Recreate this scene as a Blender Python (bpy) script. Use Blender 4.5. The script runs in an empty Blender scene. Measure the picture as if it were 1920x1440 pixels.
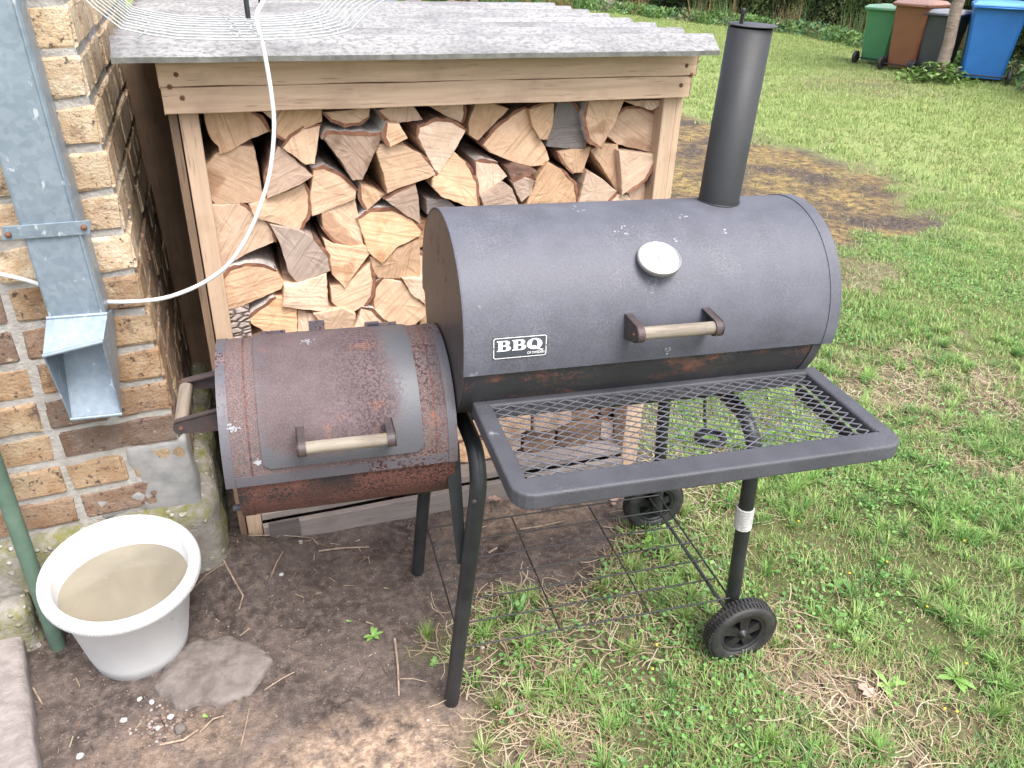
import bpy, math, random
import numpy as np
from mathutils import Vector, Matrix, noise as mnoise
random.seed(7); RNG = np.random.default_rng(11)
R = math.radians
sc = bpy.context.scene
C = sc.collection

# ------------------------------------------------------------------ camera
CAM = np.array([0.0638, -1.9568, 1.6062]); YAW, PITCH, ROLL, FPX = 0.3661, 0.5101, 0.0358, 1488.0
F_ = np.array([math.sin(YAW)*math.cos(PITCH), math.cos(YAW)*math.cos(PITCH), -math.sin(PITCH)])
_r = np.array([math.cos(YAW), -math.sin(YAW), 0]); _u = np.cross(_r, F_)
R_ = _r*math.cos(ROLL)+_u*math.sin(ROLL); U_ = -_r*math.sin(ROLL)+_u*math.cos(ROLL)
cam = bpy.data.cameras.new('camera'); co = bpy.data.objects.new('camera', cam); C.objects.link(co)
cam.sensor_width = 36; cam.lens = 36*FPX/1920; cam.clip_start = .02; cam.clip_end = 500
co.matrix_world = Matrix(((R_[0], U_[0], -F_[0], CAM[0]), (R_[1], U_[1], -F_[1], CAM[1]), (R_[2], U_[2], -F_[2], CAM[2]), (0, 0, 0, 1)))
sc.camera = co
# ------------------------------------------------------------------ light: bright overcast
w = bpy.data.worlds.new('World'); sc.world = w; w.use_nodes = True
nt = w.node_tree; bg = nt.nodes['Background']
sky = nt.nodes.new('ShaderNodeTexSky'); sky.sky_type = 'NISHITA'; sky.sun_disc = False
sky.sun_elevation = R(60); sky.sun_rotation = R(165); sky.air_density = 1.0; sky.dust_density = 4.0; sky.ozone_density = 1.0
hs = nt.nodes.new('ShaderNodeHueSaturation'); hs.inputs['Saturation'].default_value = .52
nt.links.new(sky.outputs[0], hs.inputs['Color']); nt.links.new(hs.outputs[0], bg.inputs['Color'])
bg.inputs['Strength'].default_value = .148
sun = bpy.data.lights.new('sun', 'SUN'); sun.energy = 1.35; sun.angle = R(28); sun.color = (1, .97, .93)
so = bpy.data.objects.new('sun', sun); C.objects.link(so)
el, az = R(60), R(165)          # azimuth clockwise from +y
sd = Vector((math.sin(az)*math.cos(el), math.cos(az)*math.cos(el), math.sin(el)))
so.rotation_euler = sd.to_track_quat('Z', 'Y').to_euler(); so.location = (0, 0, 5)
sc.view_settings.view_transform = 'Standard'; sc.view_settings.look = 'None'
sc.view_settings.gamma = 1; sc.view_settings.exposure = 1.32

# ------------------------------------------------------------------ photo rays -> world points
def ray(x, y):
    d = F_+R_*(x-960)/FPX+U_*(720-y)/FPX; return d/np.linalg.norm(d)
def at(x, y, ax=2, c=0.):
    d = ray(x, y); return CAM+d*(c-CAM[ax])/d[ax]
def proj(X):
    d = np.asarray(X)-CAM; z = d@F_
    return 960+FPX*(d@R_)/z, 720-FPX*(d@U_)/z, z

# ------------------------------------------------------------------ small mesh kit
def link(name, me, mat=None, parent=None, **props):
    o = bpy.data.objects.new(name, me); C.objects.link(o)
    if me is not None and mat is not None:
        for m in (mat if isinstance(mat, (list, tuple)) else [mat]): me.materials.append(m)
    if parent is not None: o.parent = parent
    for k, v in props.items(): o[k] = v
    return o
def thing(name, label, cat, loc=(0, 0, 0), rz=0, group=None):
    o = bpy.data.objects.new(name, None); C.objects.link(o); o.location = loc; o.rotation_euler = (0, 0, rz)
    o.empty_display_size = .1
    o['label'] = label; o['category'] = cat
    if group: o['group'] = group
    return o
def tag(o, label, cat, group=None):
    o['label'] = label; o['category'] = cat
    if group: o['group'] = group
    return o
class MB:
    def __init__(s): s.v = []; s.f = []; s.m = []; s.sm = []
    def add(s, vs, fs, mi=0, smooth=False):
        b = len(s.v); s.v += [tuple(map(float, p)) for p in vs]
        for f in fs: s.f.append([b+i for i in f]); s.m.append(mi); s.sm.append(smooth)
        return s
    def box(s, a, b, mi=0, jit=0):
        x0, y0, z0 = a; x1, y1, z1 = b
        vs = [(x0, y0, z0), (x1, y0, z0), (x1, y1, z0), (x0, y1, z0), (x0, y0, z1), (x1, y0, z1), (x1, y1, z1), (x0, y1, z1)]
        if jit: vs = [tuple(c+random.uniform(-jit, jit) for c in p) for p in vs]
        return s.add(vs, [(0, 3, 2, 1), (4, 5, 6, 7), (0, 1, 5, 4), (1, 2, 6, 5), (2, 3, 7, 6), (3, 0, 4, 7)], mi)
    def tube(s, pts, r, n=10, mi=0, caps=True, closed=False, smooth=True):
        P = [Vector(p) for p in pts]; k = len(P); rr = r if isinstance(r, (list, tuple)) else [r]*k
        up = Vector((0, 0, 1)); prev = None; rings = []
        for i, p in enumerate(P):
            if closed: t = (P[(i+1) % k]-P[i-1])
            else: t = (P[min(i+1, k-1)]-P[max(i-1, 0)])
            t.normalize()
            if prev is None:
                a = t.orthogonal().normalized() if abs(t.z) > .95 else t.cross(up).normalized()
            else:
                a = (prev-t*prev.dot(t)).normalized()
            prev = a; b = t.cross(a)
            rings.append([p+a*math.cos(2*math.pi*j/n)*rr[i]+b*math.sin(2*math.pi*j/n)*rr[i] for j in range(n)])
        vs = [q for rg in rings for q in rg]; fs = []
        for i in range(k if closed else k-1):
            i2 = (i+1) % k
            for j in range(n): fs.append((i*n+j, i*n+(j+1) % n, i2*n+(j+1) % n, i2*n+j))
        s.add(vs, fs, mi, smooth)
        if caps and not closed:
            s.add(rings[0], [tuple(range(n))[::-1]], mi); s.add(rings[-1], [tuple(range(n))], mi)
        return s
    def lathe(s, prof, n=32, mi=0, c=(0, 0, 0), M=None, smooth=True):
        vs = []; fs = []; k = len(prof)
        for j in range(n):
            a = 2*math.pi*j/n
            for r, z in prof:
                p = Vector((r*math.cos(a), r*math.sin(a), z))
                if M is not None: p = M @ p
                vs.append((p.x+c[0], p.y+c[1], p.z+c[2]))
        for j in range(n):
            j2 = (j+1) % n
            for i in range(k-1): fs.append((j*k+i, j2*k+i, j2*k+i+1, j*k+i+1))
        return s.add(vs, fs, mi, smooth)
    def mesh(s, name):
        me = bpy.data.meshes.new(name); me.from_pydata(s.v, [], s.f); me.validate(); 
        if len(me.polygons) == len(s.f):
            me.polygons.foreach_set('material_index', s.m); me.polygons.foreach_set('use_smooth', s.sm)
        me.update(); return me
    def build(s, name, mat, parent=None, bevel=0, seg=2, **props):
        o = link(name, s.mesh(name), mat, parent, **props)
        if bevel:
            b = o.modifiers.new('bevel', 'BEVEL'); b.width = bevel; b.segments = seg; b.limit_method = 'ANGLE'; b.angle_limit = R(40)
        return o
def bigmesh(name, V, faces_n, F, mat, cols=None, smooth=False, parent=None, **props):
    """V (n,3), F flat loop vertex index array, faces_n verts per face"""
    me = bpy.data.meshes.new(name); nv = len(V); nf = len(F)//faces_n
    me.vertices.add(nv); me.vertices.foreach_set('co', np.asarray(V, np.float32).ravel())
    me.loops.add(nf*faces_n); me.loops.foreach_set('vertex_index', np.asarray(F, np.int32))
    me.polygons.add(nf); me.polygons.foreach_set('loop_start', np.arange(0, nf*faces_n, faces_n, dtype=np.int32))
    me.polygons.foreach_set('loop_total', np.full(nf, faces_n, np.int32))
    me.update(calc_edges=True)
    if smooth: me.polygons.foreach_set('use_smooth', np.ones(nf, bool))
    if cols is not None:
        for nm, arr in cols.items():
            if arr.ndim == 2:
                a = me.attributes.new(nm, 'FLOAT_COLOR', 'POINT'); c4 = np.ones((nv, 4), np.float32); c4[:, :3] = arr; a.data.foreach_set('color', c4.ravel())
            else:
                a = me.attributes.new(nm, 'FLOAT', 'POINT'); a.data.foreach_set('value', arr.astype(np.float32))
    return link(name, me, mat, parent, **props)

# ------------------------------------------------------------------ materials
class N:
    def __init__(s, name, rough=.7, metal=0, spec=.5):
        s.mat = bpy.data.materials.new(name); s.mat.use_nodes = True; s.t = s.mat.node_tree
        s.b = s.t.nodes['Principled BSDF']; s.b.inputs['Roughness'].default_value = rough
        s.b.inputs['Metallic'].default_value = metal; s.b.inputs['Specular IOR Level'].default_value = spec
    def n(s, ty, **kw):
        nd = s.t.nodes.new(ty)
        for k, v in kw.items(): setattr(nd, k, v)
        return nd
    def set(s, inp, v):
        if hasattr(v, 'is_linked') or isinstance(v, bpy.types.NodeSocket): s.t.links.new(v, inp)
        elif isinstance(v, (tuple, list)) and len(v) == 3 and inp.type == 'RGBA': inp.default_value = (*v, 1)
        else: inp.default_value = v
    def coord(s, kind='Object'): return s.n('ShaderNodeTexCoord').outputs[kind]
    def map(s, vec, scale=(1, 1, 1), rot=(0, 0, 0), loc=(0, 0, 0)):
        m = s.n('ShaderNodeMapping'); s.t.links.new(vec, m.inputs[0]); s.set(m.inputs['Scale'], scale); s.set(m.inputs['Rotation'], rot); s.set(m.inputs['Location'], loc); return m.outputs[0]
    def noise(s, vec, scale=5, detail=4, rough=.6, dist=0):
        n = s.n('ShaderNodeTexNoise'); s.t.links.new(vec, n.inputs['Vector']); n.inputs['Scale'].default_value = scale
        n.inputs['Detail'].default_value = detail; n.inputs['Roughness'].default_value = rough; n.inputs['Distortion'].default_value = dist
        return n.outputs['Fac']
    def vor(s, vec, scale=10, feat='F1', out='Distance'):
        n = s.n('ShaderNodeTexVoronoi', feature=feat); s.t.links.new(vec, n.inputs['Vector']); n.inputs['Scale'].default_value = scale; return n.outputs[out]
    def ramp(s, fac, a, b, lo=0., hi=1.):
        n = s.n('ShaderNodeMapRange'); s.set(n.inputs[0], fac); n.inputs[1].default_value = a; n.inputs[2].default_value = b; n.inputs[3].default_value = lo; n.inputs[4].default_value = hi; return n.outputs[0]
    def math(s, op, a, b=0.):
        n = s.n('ShaderNodeMath', operation=op); s.set(n.inputs[0], a); s.set(n.inputs[1], b); return n.outputs[0]
    def mix(s, f, a, b, mode='MIX'):
        n = s.n('ShaderNodeMix', data_type='RGBA', blend_type=mode); s.set(n.inputs[0], f); s.set(n.inputs[6], a); s.set(n.inputs[7], b); return n.outputs[2]
    def attr(s, name, out='Fac'): n = s.n('ShaderNodeAttribute'); n.attribute_name = name; return n.outputs[out]
    def bump(s, h, st=.3, d=.002):
        n = s.n('ShaderNodeBump'); s.set(n.inputs['Height'], h); n.inputs['Strength'].default_value = st; n.inputs['Distance'].default_value = d; s.t.links.new(n.outputs[0], s.b.inputs['Normal'])
    def col(s, v): s.set(s.b.inputs['Base Color'], v)
    def rgh(s, v): s.set(s.b.inputs['Roughness'], v)
def simple(name, c1, c2, scale=20, rough=.6, metal=0, bump=.2, bs=80, stretch=(1, 1, 1), spec=.5, d=.002):
    m = N(name, rough, metal, spec); v = m.map(m.coord(), stretch)
    f = m.ramp(m.noise(v, scale, 5), .35, .65); m.col(m.mix(f, c1, c2))
    if bump: m.bump(m.noise(v, bs, 3), bump, d)
    return m.mat
M = {}
def lid_metal(name, base=(.088, .090, .112), rust=0.):
    m = N(name, .6, 0, .5); v = m.coord()
    f1 = m.noise(v, 9, 5); f2 = m.noise(v, 260, 2); sp = m.vor(m.map(v, (1, 1, 1)), 60)
    c = m.mix(m.ramp(f1, .35, .7), tuple(x*.8 for x in base), tuple(x*1.25 for x in base))
    c = m.mix(m.ramp(f2, .35, .75, 0, .28), c, tuple(x*2.0 for x in base))
    dust = m.math('MULTIPLY', m.ramp(m.noise(v, 5, 4), .52, .75, 0, .5), m.ramp(f2, .4, .7))
    c = m.mix(dust, c, (.25, .25, .27))
    wh = m.math('MULTIPLY', m.ramp(m.noise(v, 13, 2), .7, .76), m.ramp(m.noise(v, 120, 3), .5, .62, 0, .6))
    c = m.mix(wh, c, (.55, .55, .57))
    if rust:
        rf = m.ramp(m.math('ADD', m.noise(m.map(v, (1, 2.5, 2.5)), 7, 8, .7), m.ramp(m.noise(v, 130, 3), .2, .8, -.12, .12)), .62-rust*.2, .74-rust*.2)
        rc = m.mix(m.ramp(m.noise(v, 30, 5), .4, .65), (.075, .042, .034), (.17, .078, .052))
        c = m.mix(rf, c, rc); m.rgh(m.ramp(rf, 0, 1, .48, .85))
    else: m.rgh(m.ramp(f1, .3, .7, .52, .66))
    m.col(c); m.bump(m.math('ADD', f2, m.noise(v, 60, 3)), .12, .0012)
    return m.mat
M['lid'] = lid_metal('satin_black_steel')
M['body'] = lid_metal('rusting_black_steel', (.032, .032, .038), .55)
M['endcap'] = lid_metal('sooty_end_plate_steel', (.042, .038, .040), .18)
M['frame'] = lid_metal('worn_black_frame_steel', (.058, .059, .070))
M['pipe'] = simple('black_enamel_tube', (.014, .015, .017), (.03, .032, .035), 12, .38, 0, .1, 150)
M['pipe2'] = lid_metal('chimney_black_steel', (.026, .027, .031))
M['mesh'] = simple('expanded_steel', (.085, .085, .10), (.16, .16, .185), 30, .5, 0, .1)
def rusty(name, lo, hi, amount, grey=(.075, .07, .08), right=False):
    m = N(name, .75); v = m.coord()
    sp = m.noise(v, 170, 2); big = m.noise(v, 6.5, 5, .55, .4); fine = m.noise(v, 420, 1)
    rc = m.mix(m.ramp(m.noise(v, 11, 5), .35, .7), lo, hi)
    rc = m.mix(m.ramp(fine, .35, .7, 0, .7), rc, tuple(min(1, x*1.9+.03) for x in hi))
    dark = m.math('MULTIPLY', m.ramp(sp, .50, .58), m.ramp(m.noise(v, 5, 3), .42, .58, .25, 1))
    if right: sx_ = m.n('ShaderNodeSeparateXYZ'); m.t.links.new(v, sx_.inputs[0]); dark = m.math('MULTIPLY', dark, m.ramp(sx_.outputs[0], -.40, -.18, .12, 1))
    rc = m.mix(dark, rc, (.045, .018, .02))
    org = m.math('MULTIPLY', m.ramp(m.noise(v, 8, 3), .66, .76), m.ramp(sp, .45, .6, 0, .7))
    rc = m.mix(org, rc, (.36, .14, .06))
    g = m.ramp(m.math('ADD', big, m.ramp(sp, .3, .7, -.10, .10)), .5-amount, .58-amount)
    c = m.mix(g, grey, rc); m.col(c); m.rgh(m.ramp(g, 0, 1, .48, .8))
    m.bump(m.math('ADD', sp, fine), .35, .0012)
    return m.mat
M['firebox'] = rusty('rusted_firebox_steel', (.072, .048, .047), (.105, .070, .068), .16, (.07, .066, .073), True)
M['fbdark'] = rusty('dark_rusted_belly_steel', (.07, .028, .022), (.13, .05, .038), .12, (.03, .028, .03))
def door_mat():
    m = N('rust_bloomed_door_steel', .75); v = m.coord()
    sp = m.noise(v, 190, 2); fine = m.noise(v, 450, 1)
    # rust spreads from the door's middle, the rim keeps its grey paint
    sx = m.n('ShaderNodeSeparateXYZ'); m.t.links.new(v, sx.inputs[0])
    du = m.math('ABSOLUTE', m.math('SUBTRACT', sx.outputs[0], -.375)); dw = m.math('ABSOLUTE', m.math('SUBTRACT', sx.outputs[2], .83))
    d = m.math('ADD', m.math('MULTIPLY', m.math('POWER', m.math('DIVIDE', du, .145), 3.), 1.), m.math('POWER', m.math('DIVIDE', dw, .105), 4.))
    g = m.ramp(m.math('ADD', d, m.math('ADD', m.ramp(m.noise(v, 14, 4), 0, 1, -.5, .5), m.ramp(sp, .3, .7, -.35, .35))), .55, .95, 1, 0)
    rc = m.mix(m.ramp(m.noise(v, 11, 5), .35, .7), (.078, .054, .057), (.125, .090, .096))
    rc = m.mix(m.ramp(fine, .4, .7, 0, .4), rc, (.20, .16, .165))
    dk = m.math('MULTIPLY', m.ramp(sp, .47, .56), m.ramp(sx.outputs[0], -.40, -.25, .15, 1))
    rc = m.mix(dk, rc, (.045, .02, .025))
    org = m.math('MULTIPLY', m.ramp(m.noise(v, 9, 3), .60, .72), m.ramp(fine, .45, .6, 0, .75))
    rc = m.mix(org, rc, (.40, .16, .07)); 
    c = m.mix(g, (.085, .086, .098), rc); m.col(c); m.rgh(m.ramp(g, 0, 1, .48, .8)); m.bump(m.math('ADD', sp, fine), .35, .0012)
    return m.mat
M['door'] = door_mat()
M['bracket'] = simple('rust_tinted_bracket', (.042, .038, .042), (.085, .056, .053), 30, .55)
def wood(name, a, b, dark, axis='x', scale=1., rough=.75):
    m = N(name, rough); st = {'x': (1.2, 22, 22), 'y': (22, 1.2, 22), 'z': (22, 22, 1.2)}[axis]
    v = m.map(m.coord(), tuple(s*scale for s in st)); f = m.noise(v, 3, 6, .6, .6)
    c = m.mix(m.ramp(f, .3, .7), a, b)
    c = m.mix(m.ramp(m.noise(m.coord(), 7, 4), .5, .75, 0, .7), c, dark)
    c = m.mix(m.ramp(m.noise(v, 8, 2), .62, .7, 0, .55), c, tuple(x*.5 for x in dark))
    m.col(c); m.bump(f, .5, .002); return m.mat
M['dowel'] = wood('grey_weathered_dowel', (.34, .295, .24), (.17, .14, .11), (.12, .09, .07), 'x', 1.6)
M['dowel_y'] = wood('grey_weathered_dowel_across', (.33, .275, .22), (.17, .14, .11), (.12, .09, .07), 'y', 1.6)
M['board'] = wood('sawn_pine_board', (.50, .345, .24), (.68, .49, .35), (.38, .25, .185), 'x')
M['post'] = wood('sawn_pine_post', (.47, .335, .235), (.58, .42, .30), (.32, .21, .14), 'z')
M['greyboard'] = wood('grey_weathered_board', (.235, .20, .18), (.30, .26, .235), (.17, .14, .125), 'x')
M['greyboard2'] = wood('dark_grey_board', (.10, .085, .08), (.15, .13, .12), (.07, .06, .055), 'x')
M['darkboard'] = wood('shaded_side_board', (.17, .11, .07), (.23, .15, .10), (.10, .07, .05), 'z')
def log_mat(name, k):
    m = N(name, .8); oi = m.n('ShaderNodeObjectInfo'); rnd = oi.outputs['Random']
    v = m.coord(); cr = m.n('ShaderNodeCombineXYZ'); m.set(cr.inputs[1], m.math('MULTIPLY', rnd, 3.1))
    vr = m.n('ShaderNodeVectorRotate', rotation_type='EULER_XYZ'); m.t.links.new(v, vr.inputs[0]); m.t.links.new(cr.outputs[0], vr.inputs['Rotation'])
    vv = vr.outputs[0]; off = m.n('ShaderNodeVectorMath', operation='ADD'); m.t.links.new(vv, off.inputs[0])
    cc = m.n('ShaderNodeCombineXYZ'); m.set(cc.inputs[0], m.math('MULTIPLY', rnd, 37.)); m.t.links.new(cc.outputs[0], off.inputs[1]); vo = off.outputs[0]
    saw = m.noise(m.map(vo, (6, 3, 150)), 1., 3, .5, .3)
    grain = m.noise(vo, 26, 5, .65)
    base = m.mix(m.ramp(grain, .3, .7), k[0], k[1])
    base = m.mix(m.math('MULTIPLY', m.ramp(m.noise(vo, 9, 2), .54, .60), m.ramp(rnd, .55, .60, 0, .7)), base, k[2])
    base = m.mix(m.ramp(saw, .53, .66, 0, .6), base, k[3])
    cx = m.vor(m.map(vo, (9, 2, 55)), 1., 'DISTANCE_TO_EDGE'); base = m.mix(m.ramp(cx, .0, .02, .14, 0), base, (.12, .07, .04))
    hsv = m.n('ShaderNodeHueSaturation'); m.t.links.new(base, hsv.inputs['Color']); m.set(hsv.inputs['Value'], m.ramp(m.math('FRACT', m.math('MULTIPLY', rnd, 7.3)), 0, 1, .72, 1.08)); m.set(hsv.inputs['Saturation'], m.ramp(m.math('FRACT', m.math('MULTIPLY', rnd, 13.7)), 0, 1, .8, 1.1))
    m.col(hsv.outputs[0]); m.bump(m.math('ADD', saw, m.math('MULTIPLY', grain, .6)), .6, .003); return m.mat
M['log'] = log_mat('pale_split_birch', ((.66, .42, .265), (.82, .565, .38), (.40, .21, .11), (.45, .27, .16)))
M['loggrey'] = log_mat('greyed_split_wood', ((.47, .33, .255), (.58, .43, .34), (.26, .17, .12), (.26, .19, .15)))
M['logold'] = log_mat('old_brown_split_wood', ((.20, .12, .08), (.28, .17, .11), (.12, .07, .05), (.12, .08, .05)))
def bark(name, a, b, cdark, scale=1):
    m = N(name, .9); v = m.coord(); f = m.noise(m.map(v, (14, 4, 30)), 1.5*scale, 6, .7)
    c = m.mix(m.ramp(f, .4, .6), a, b); c = m.mix(m.ramp(m.noise(m.map(v, (30, 10, 60)), 1, 3), .6, .68), c, cdark); m.col(c); m.bump(f, .8, .004); return m.mat
M['birch'] = bark('white_birch_bark', (.62, .58, .55), (.42, .38, .36), (.07, .05, .045))
M['bark'] = bark('brown_bark', (.16, .085, .06), (.26, .16, .12), (.05, .03, .025))
M['bast'] = simple('reddish_inner_bark', (.20, .08, .05), (.30, .15, .09), 60, .9)
def crackbark():
    m = N('cracked_grey_bark', .9); v = m.map(m.coord(), (22, 10, 48)); e = m.vor(v, 1.3, 'DISTANCE_TO_EDGE')
    c = m.mix(m.ramp(e, .02, .14), (.08, .05, .045), (.50, .43, .39)); c = m.mix(m.ramp(m.noise(v, 4, 4), .4, .7, 0, .6), c, (.30, .24, .21)); m.col(c); m.bump(m.ramp(e, 0, .2), .9, .005); return m.mat
M['crackbark'] = crackbark()
def brick_mat():
    m = N('weathered_yellow_brick', .88); oi = m.n('ShaderNodeObjectInfo'); v = m.coord()
    off = m.n('ShaderNodeVectorMath', operation='ADD'); m.t.links.new(v, off.inputs[0]); cc = m.n('ShaderNodeCombineXYZ'); m.set(cc.inputs[0], m.math('MULTIPLY', oi.outputs['Random'], 53.)); m.t.links.new(cc.outputs[0], off.inputs[1]); vo = off.outputs[0]
    c = m.mix(m.ramp(m.noise(vo, 16, 7, .7), .36, .62, 0, .85), oi.outputs['Color'], m.mix(1., oi.outputs['Color'], (.66, .50, .38), 'MULTIPLY'))
    c = m.mix(m.ramp(m.noise(vo, 11, 8, .75), .545, .66, 0, .9), c, (.12, .075, .055))
    c = m.mix(m.ramp(m.noise(vo, 60, 4, .7), .585, .65, 0, .9), c, (.05, .032, .026))
    c = m.mix(m.ramp(m.noise(m.map(vo, (1, 1, 3)), 30, 4, .7), .60, .70, 0, .6), c, (.34, .29, .24))
    c = m.mix(m.ramp(m.noise(vo, 24, 4), .64, .74, 0, .5), c, (.62, .50, .36))
    m.col(c); m.bump(m.math('ADD', m.noise(vo, 35, 6), m.noise(vo, 140, 3)), .75, .004); return m.mat
M['brick'] = brick_mat()
def mortar_mat(name, a, b, moss=0., pebble=0.):
    m = N(name, .93); v = m.coord('Object'); c = m.mix(m.ramp(m.noise(v, 26, 6, .7), .35, .65), a, b)
    h = m.noise(v, 90, 5)
    if pebble:
        vv = m.vor(v, 34); p = m.math('MULTIPLY', m.ramp(vv, .22, .30, 1, 0), m.ramp(m.noise(v, 7, 2), .38, .48)); pc = m.vor(v, 34, 'F1', 'Distance')
        c = m.mix(p, c, m.mix(pc, (.58, .56, .54), (.36, .34, .33))); h = m.math('ADD', h, m.math('MULTIPLY', p, 1.2))
    if moss:
        ge = m.n('ShaderNodeSeparateXYZ'); m.t.links.new(v, ge.inputs[0])
        mf = m.math('MULTIPLY', m.ramp(m.noise(v, 7, 6, .7), .62-moss*.25, .74-moss*.25), m.ramp(m.noise(v, 60, 4), .38, .6, .3, 1))
        mf = m.math('MULTIPLY', mf, m.ramp(ge.outputs[2], .30, .52, 1, 0))
        c = m.mix(mf, c, m.mix(m.noise(v, 30, 3), (.10, .11, .02), (.22, .21, .06)))
    m.col(c); m.bump(h, .8, .006); return m.mat
M['mortar'] = mortar_mat('grey_lime_mortar', (.31, .29, .27), (.43, .41, .385), .45)
M['plinth'] = mortar_mat('mossy_pebble_concrete', (.21, .19, .17), (.31, .29, .26), .75, 1.)
M['plaster'] = simple('smooth_grey_cement', (.21, .21, .21), (.30, .295, .29), 22, .9, 0, .7, 50)
M['kerb'] = simple('pinkish_grey_concrete_slab', (.22, .19, .18), (.32, .28, .27), 25, .9, 0, .8, 60, d=.006)
M['stone'] = simple('earth_stained_flat_stone', (.12, .10, .09), (.215, .185, .17), 26, .92, 0, .8, 50, d=.006)
def zinc(name, rust=.0):
    m = N(name, .42, .35); v = m.coord(); n1 = m.noise(v, 7, 5); sp = m.vor(v, 90, 'F1', 'Color'); bw = m.n('ShaderNodeRGBToBW'); m.t.links.new(sp, bw.inputs[0])
    c = m.mix(m.ramp(n1, .3, .7), (.19, .24, .30), (.26, .32, .38)); c = m.mix(m.ramp(bw.outputs[0], .3, .8, 0, .22), c, (.42, .48, .54))
    c = m.mix(m.math('MULTIPLY', m.ramp(m.noise(m.map(v, (1, 1, .5)), 60, 3), .64, .70), .8), c, (.58, .62, .66))
    c = m.mix(m.ramp(m.noise(v, 10, 5), .66, .80, 0, .6), c, (.35, .22, .13)); m.col(c); m.rgh(m.ramp(n1, .3, .7, .35, .55)); m.bump(m.noise(v, 30, 3), .15, .002); return m.mat
M['zinc'] = zinc('galvanised_zinc')
def asb_mat():
    m = N('weathered_fibre_cement', .9); v = m.coord(); st = m.map(v, (.35, 1, 1)); c = m.mix(m.ramp(m.noise(st, 9, 6, .7), .35, .65), (.20, .198, .205), (.38, .376, .38))
    c = m.mix(m.ramp(m.noise(m.map(v, (.5, 1, 1)), 150, 3, .7), .45, .62, 0, .75), c, (.14, .135, .145)); c = m.mix(m.ramp(m.noise(v, 30, 5, .7), .60, .72, 0, .6), c, (.30, .29, .25)); m.col(c); m.bump(m.noise(st, 120, 4), .8, .003); return m.mat
M['asb'] = asb_mat()
M['asbedge'] = simple('dark_edge_fibre_cement', (.10, .10, .09), (.17, .17, .155), 40, .9, 0, .6, 90)  # darkened for grime and for the weaker light on upright faces
M['white'] = simple('scuffed_white_plastic', (.70, .71, .72), (.78, .78, .77), 9, .45, 0, .08, 40)
def bucket_mat():
    m = N('scratched_white_bucket_plastic', .45); v = m.coord(); c = m.mix(m.ramp(m.noise(v, 6, 4), .35, .7), (.74, .75, .76), (.66, .665, .66))
    c = m.mix(m.ramp(m.noise(v, 45, 4), .66, .74, 0, .6), c, (.30, .26, .20)); c = m.mix(m.ramp(m.noise(m.map(v, (8, 8, 30)), 5, 3), .68, .72, 0, .35), c, (.4, .38, .34)); m.col(c); m.bump(m.noise(v, 20, 4), .1, .003); return m.mat
M['bucket'] = bucket_mat()
def water_mat():
    m = N('murky_rain_water', .06); v = m.coord(); c = m.mix(m.ramp(m.noise(v, 5, 3, .5, 1.), .3, .7), (.22, .195, .15), (.30, .27, .21)); m.col(c); m.b.inputs['IOR'].default_value = 1.33; m.bump(m.noise(v, 8, 2), .06, .003); return m.mat
M['water'] = water_mat()
M['scum'] = simple('dried_mud_line', (.42, .38, .31), (.62, .60, .56), 30, .8)
M['cable'] = simple('white_cable_sheath', (.72, .73, .74), (.78, .78, .78), 20, .4, 0, 0)
M['wire'] = simple('pale_coated_wire', (.40, .45, .45), (.55, .58, .58), 60, .4, 0, 0)
M['greenpipe'] = simple('faded_green_paint', (.075, .125, .095), (.11, .175, .13), 18, .55, 0, .4, 60)
M['black'] = simple('black_hard_plastic', (.010, .010, .011), (.03, .03, .032), 25, .42, 0, .2, 90)
M['tyre'] = simple('dusty_black_tyre', (.016, .016, .018), (.045, .043, .042), 30, .55, 0, .2, 120)
M['rope'] = simple('dirty_white_cord', (.42, .41, .39), (.60, .59, .57), 60, .8)
M['dialface'] = simple('sun_bleached_dial', (.56, .56, .54), (.62, .62, .60), 8, .25, 0, 0)
M['chrome'] = simple('dull_steel', (.45, .44, .42), (.6, .58, .55), 40, .3, .8, 0)
M['badge'] = simple('badge_black', (.05, .055, .07), (.06, .065, .08), 20, .4, 0, 0)
M['letter'] = simple('badge_white', (.80, .80, .79), (.82, .82, .81), 20, .5, 0, 0)
M['pebble'] = simple('white_pebble', (.42, .40, .38), (.60, .58, .56), 60, .7)
M['rustdot'] = simple('rusted_screw', (.12, .05, .03), (.2, .09, .05), 90, .8)
M['scuff'] = simple('bird_lime_marks', (.22,.22,.24), (.36,.36,.38), 60, .8)
M['dark'] = simple('shed_dark_inside', (.02, .015, .012), (.03, .022, .018), 10, .9)
M['leafdry'] = simple('dry_oak_leaf', (.36, .22, .17), (.50, .34, .28), 30, .7, 0, .4)
M['twig'] = simple('dry_twig', (.24, .17, .12), (.40, .31, .24), 60, .8)
M['yellow'] = simple('dandelion_yellow', (.75, .45, .03), (.8, .55, .06), 60, .7)
M['trunk'] = bark('garden_tree_bark', (.22, .16, .13), (.33, .26, .22), (.10, .07, .06), .4)
M['stake'] = simple('wooden_stake', (.32, .22, .12), (.42, .30, .17), 12, .85)
def plastic(name, c):
    m = N(name, .5); v = m.coord(); m.col(m.mix(m.ramp(m.noise(v, 5, 4), .3, .7, 0, .5), c, tuple(min(1, x*1.35+.01) for x in c))); m.bump(m.noise(v, 40, 3), .1, .002); return m.mat
M['bgreen'] = plastic('green_bin_plastic', (.055, .20, .085)); M['bbrown'] = plastic('brown_bin_plastic', (.20, .075, .035))
M['bblack'] = plastic('charcoal_bin_plastic', (.055, .058, .065)); M['bblue'] = plastic('blue_bin_plastic', (.022, .15, .46))
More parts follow.
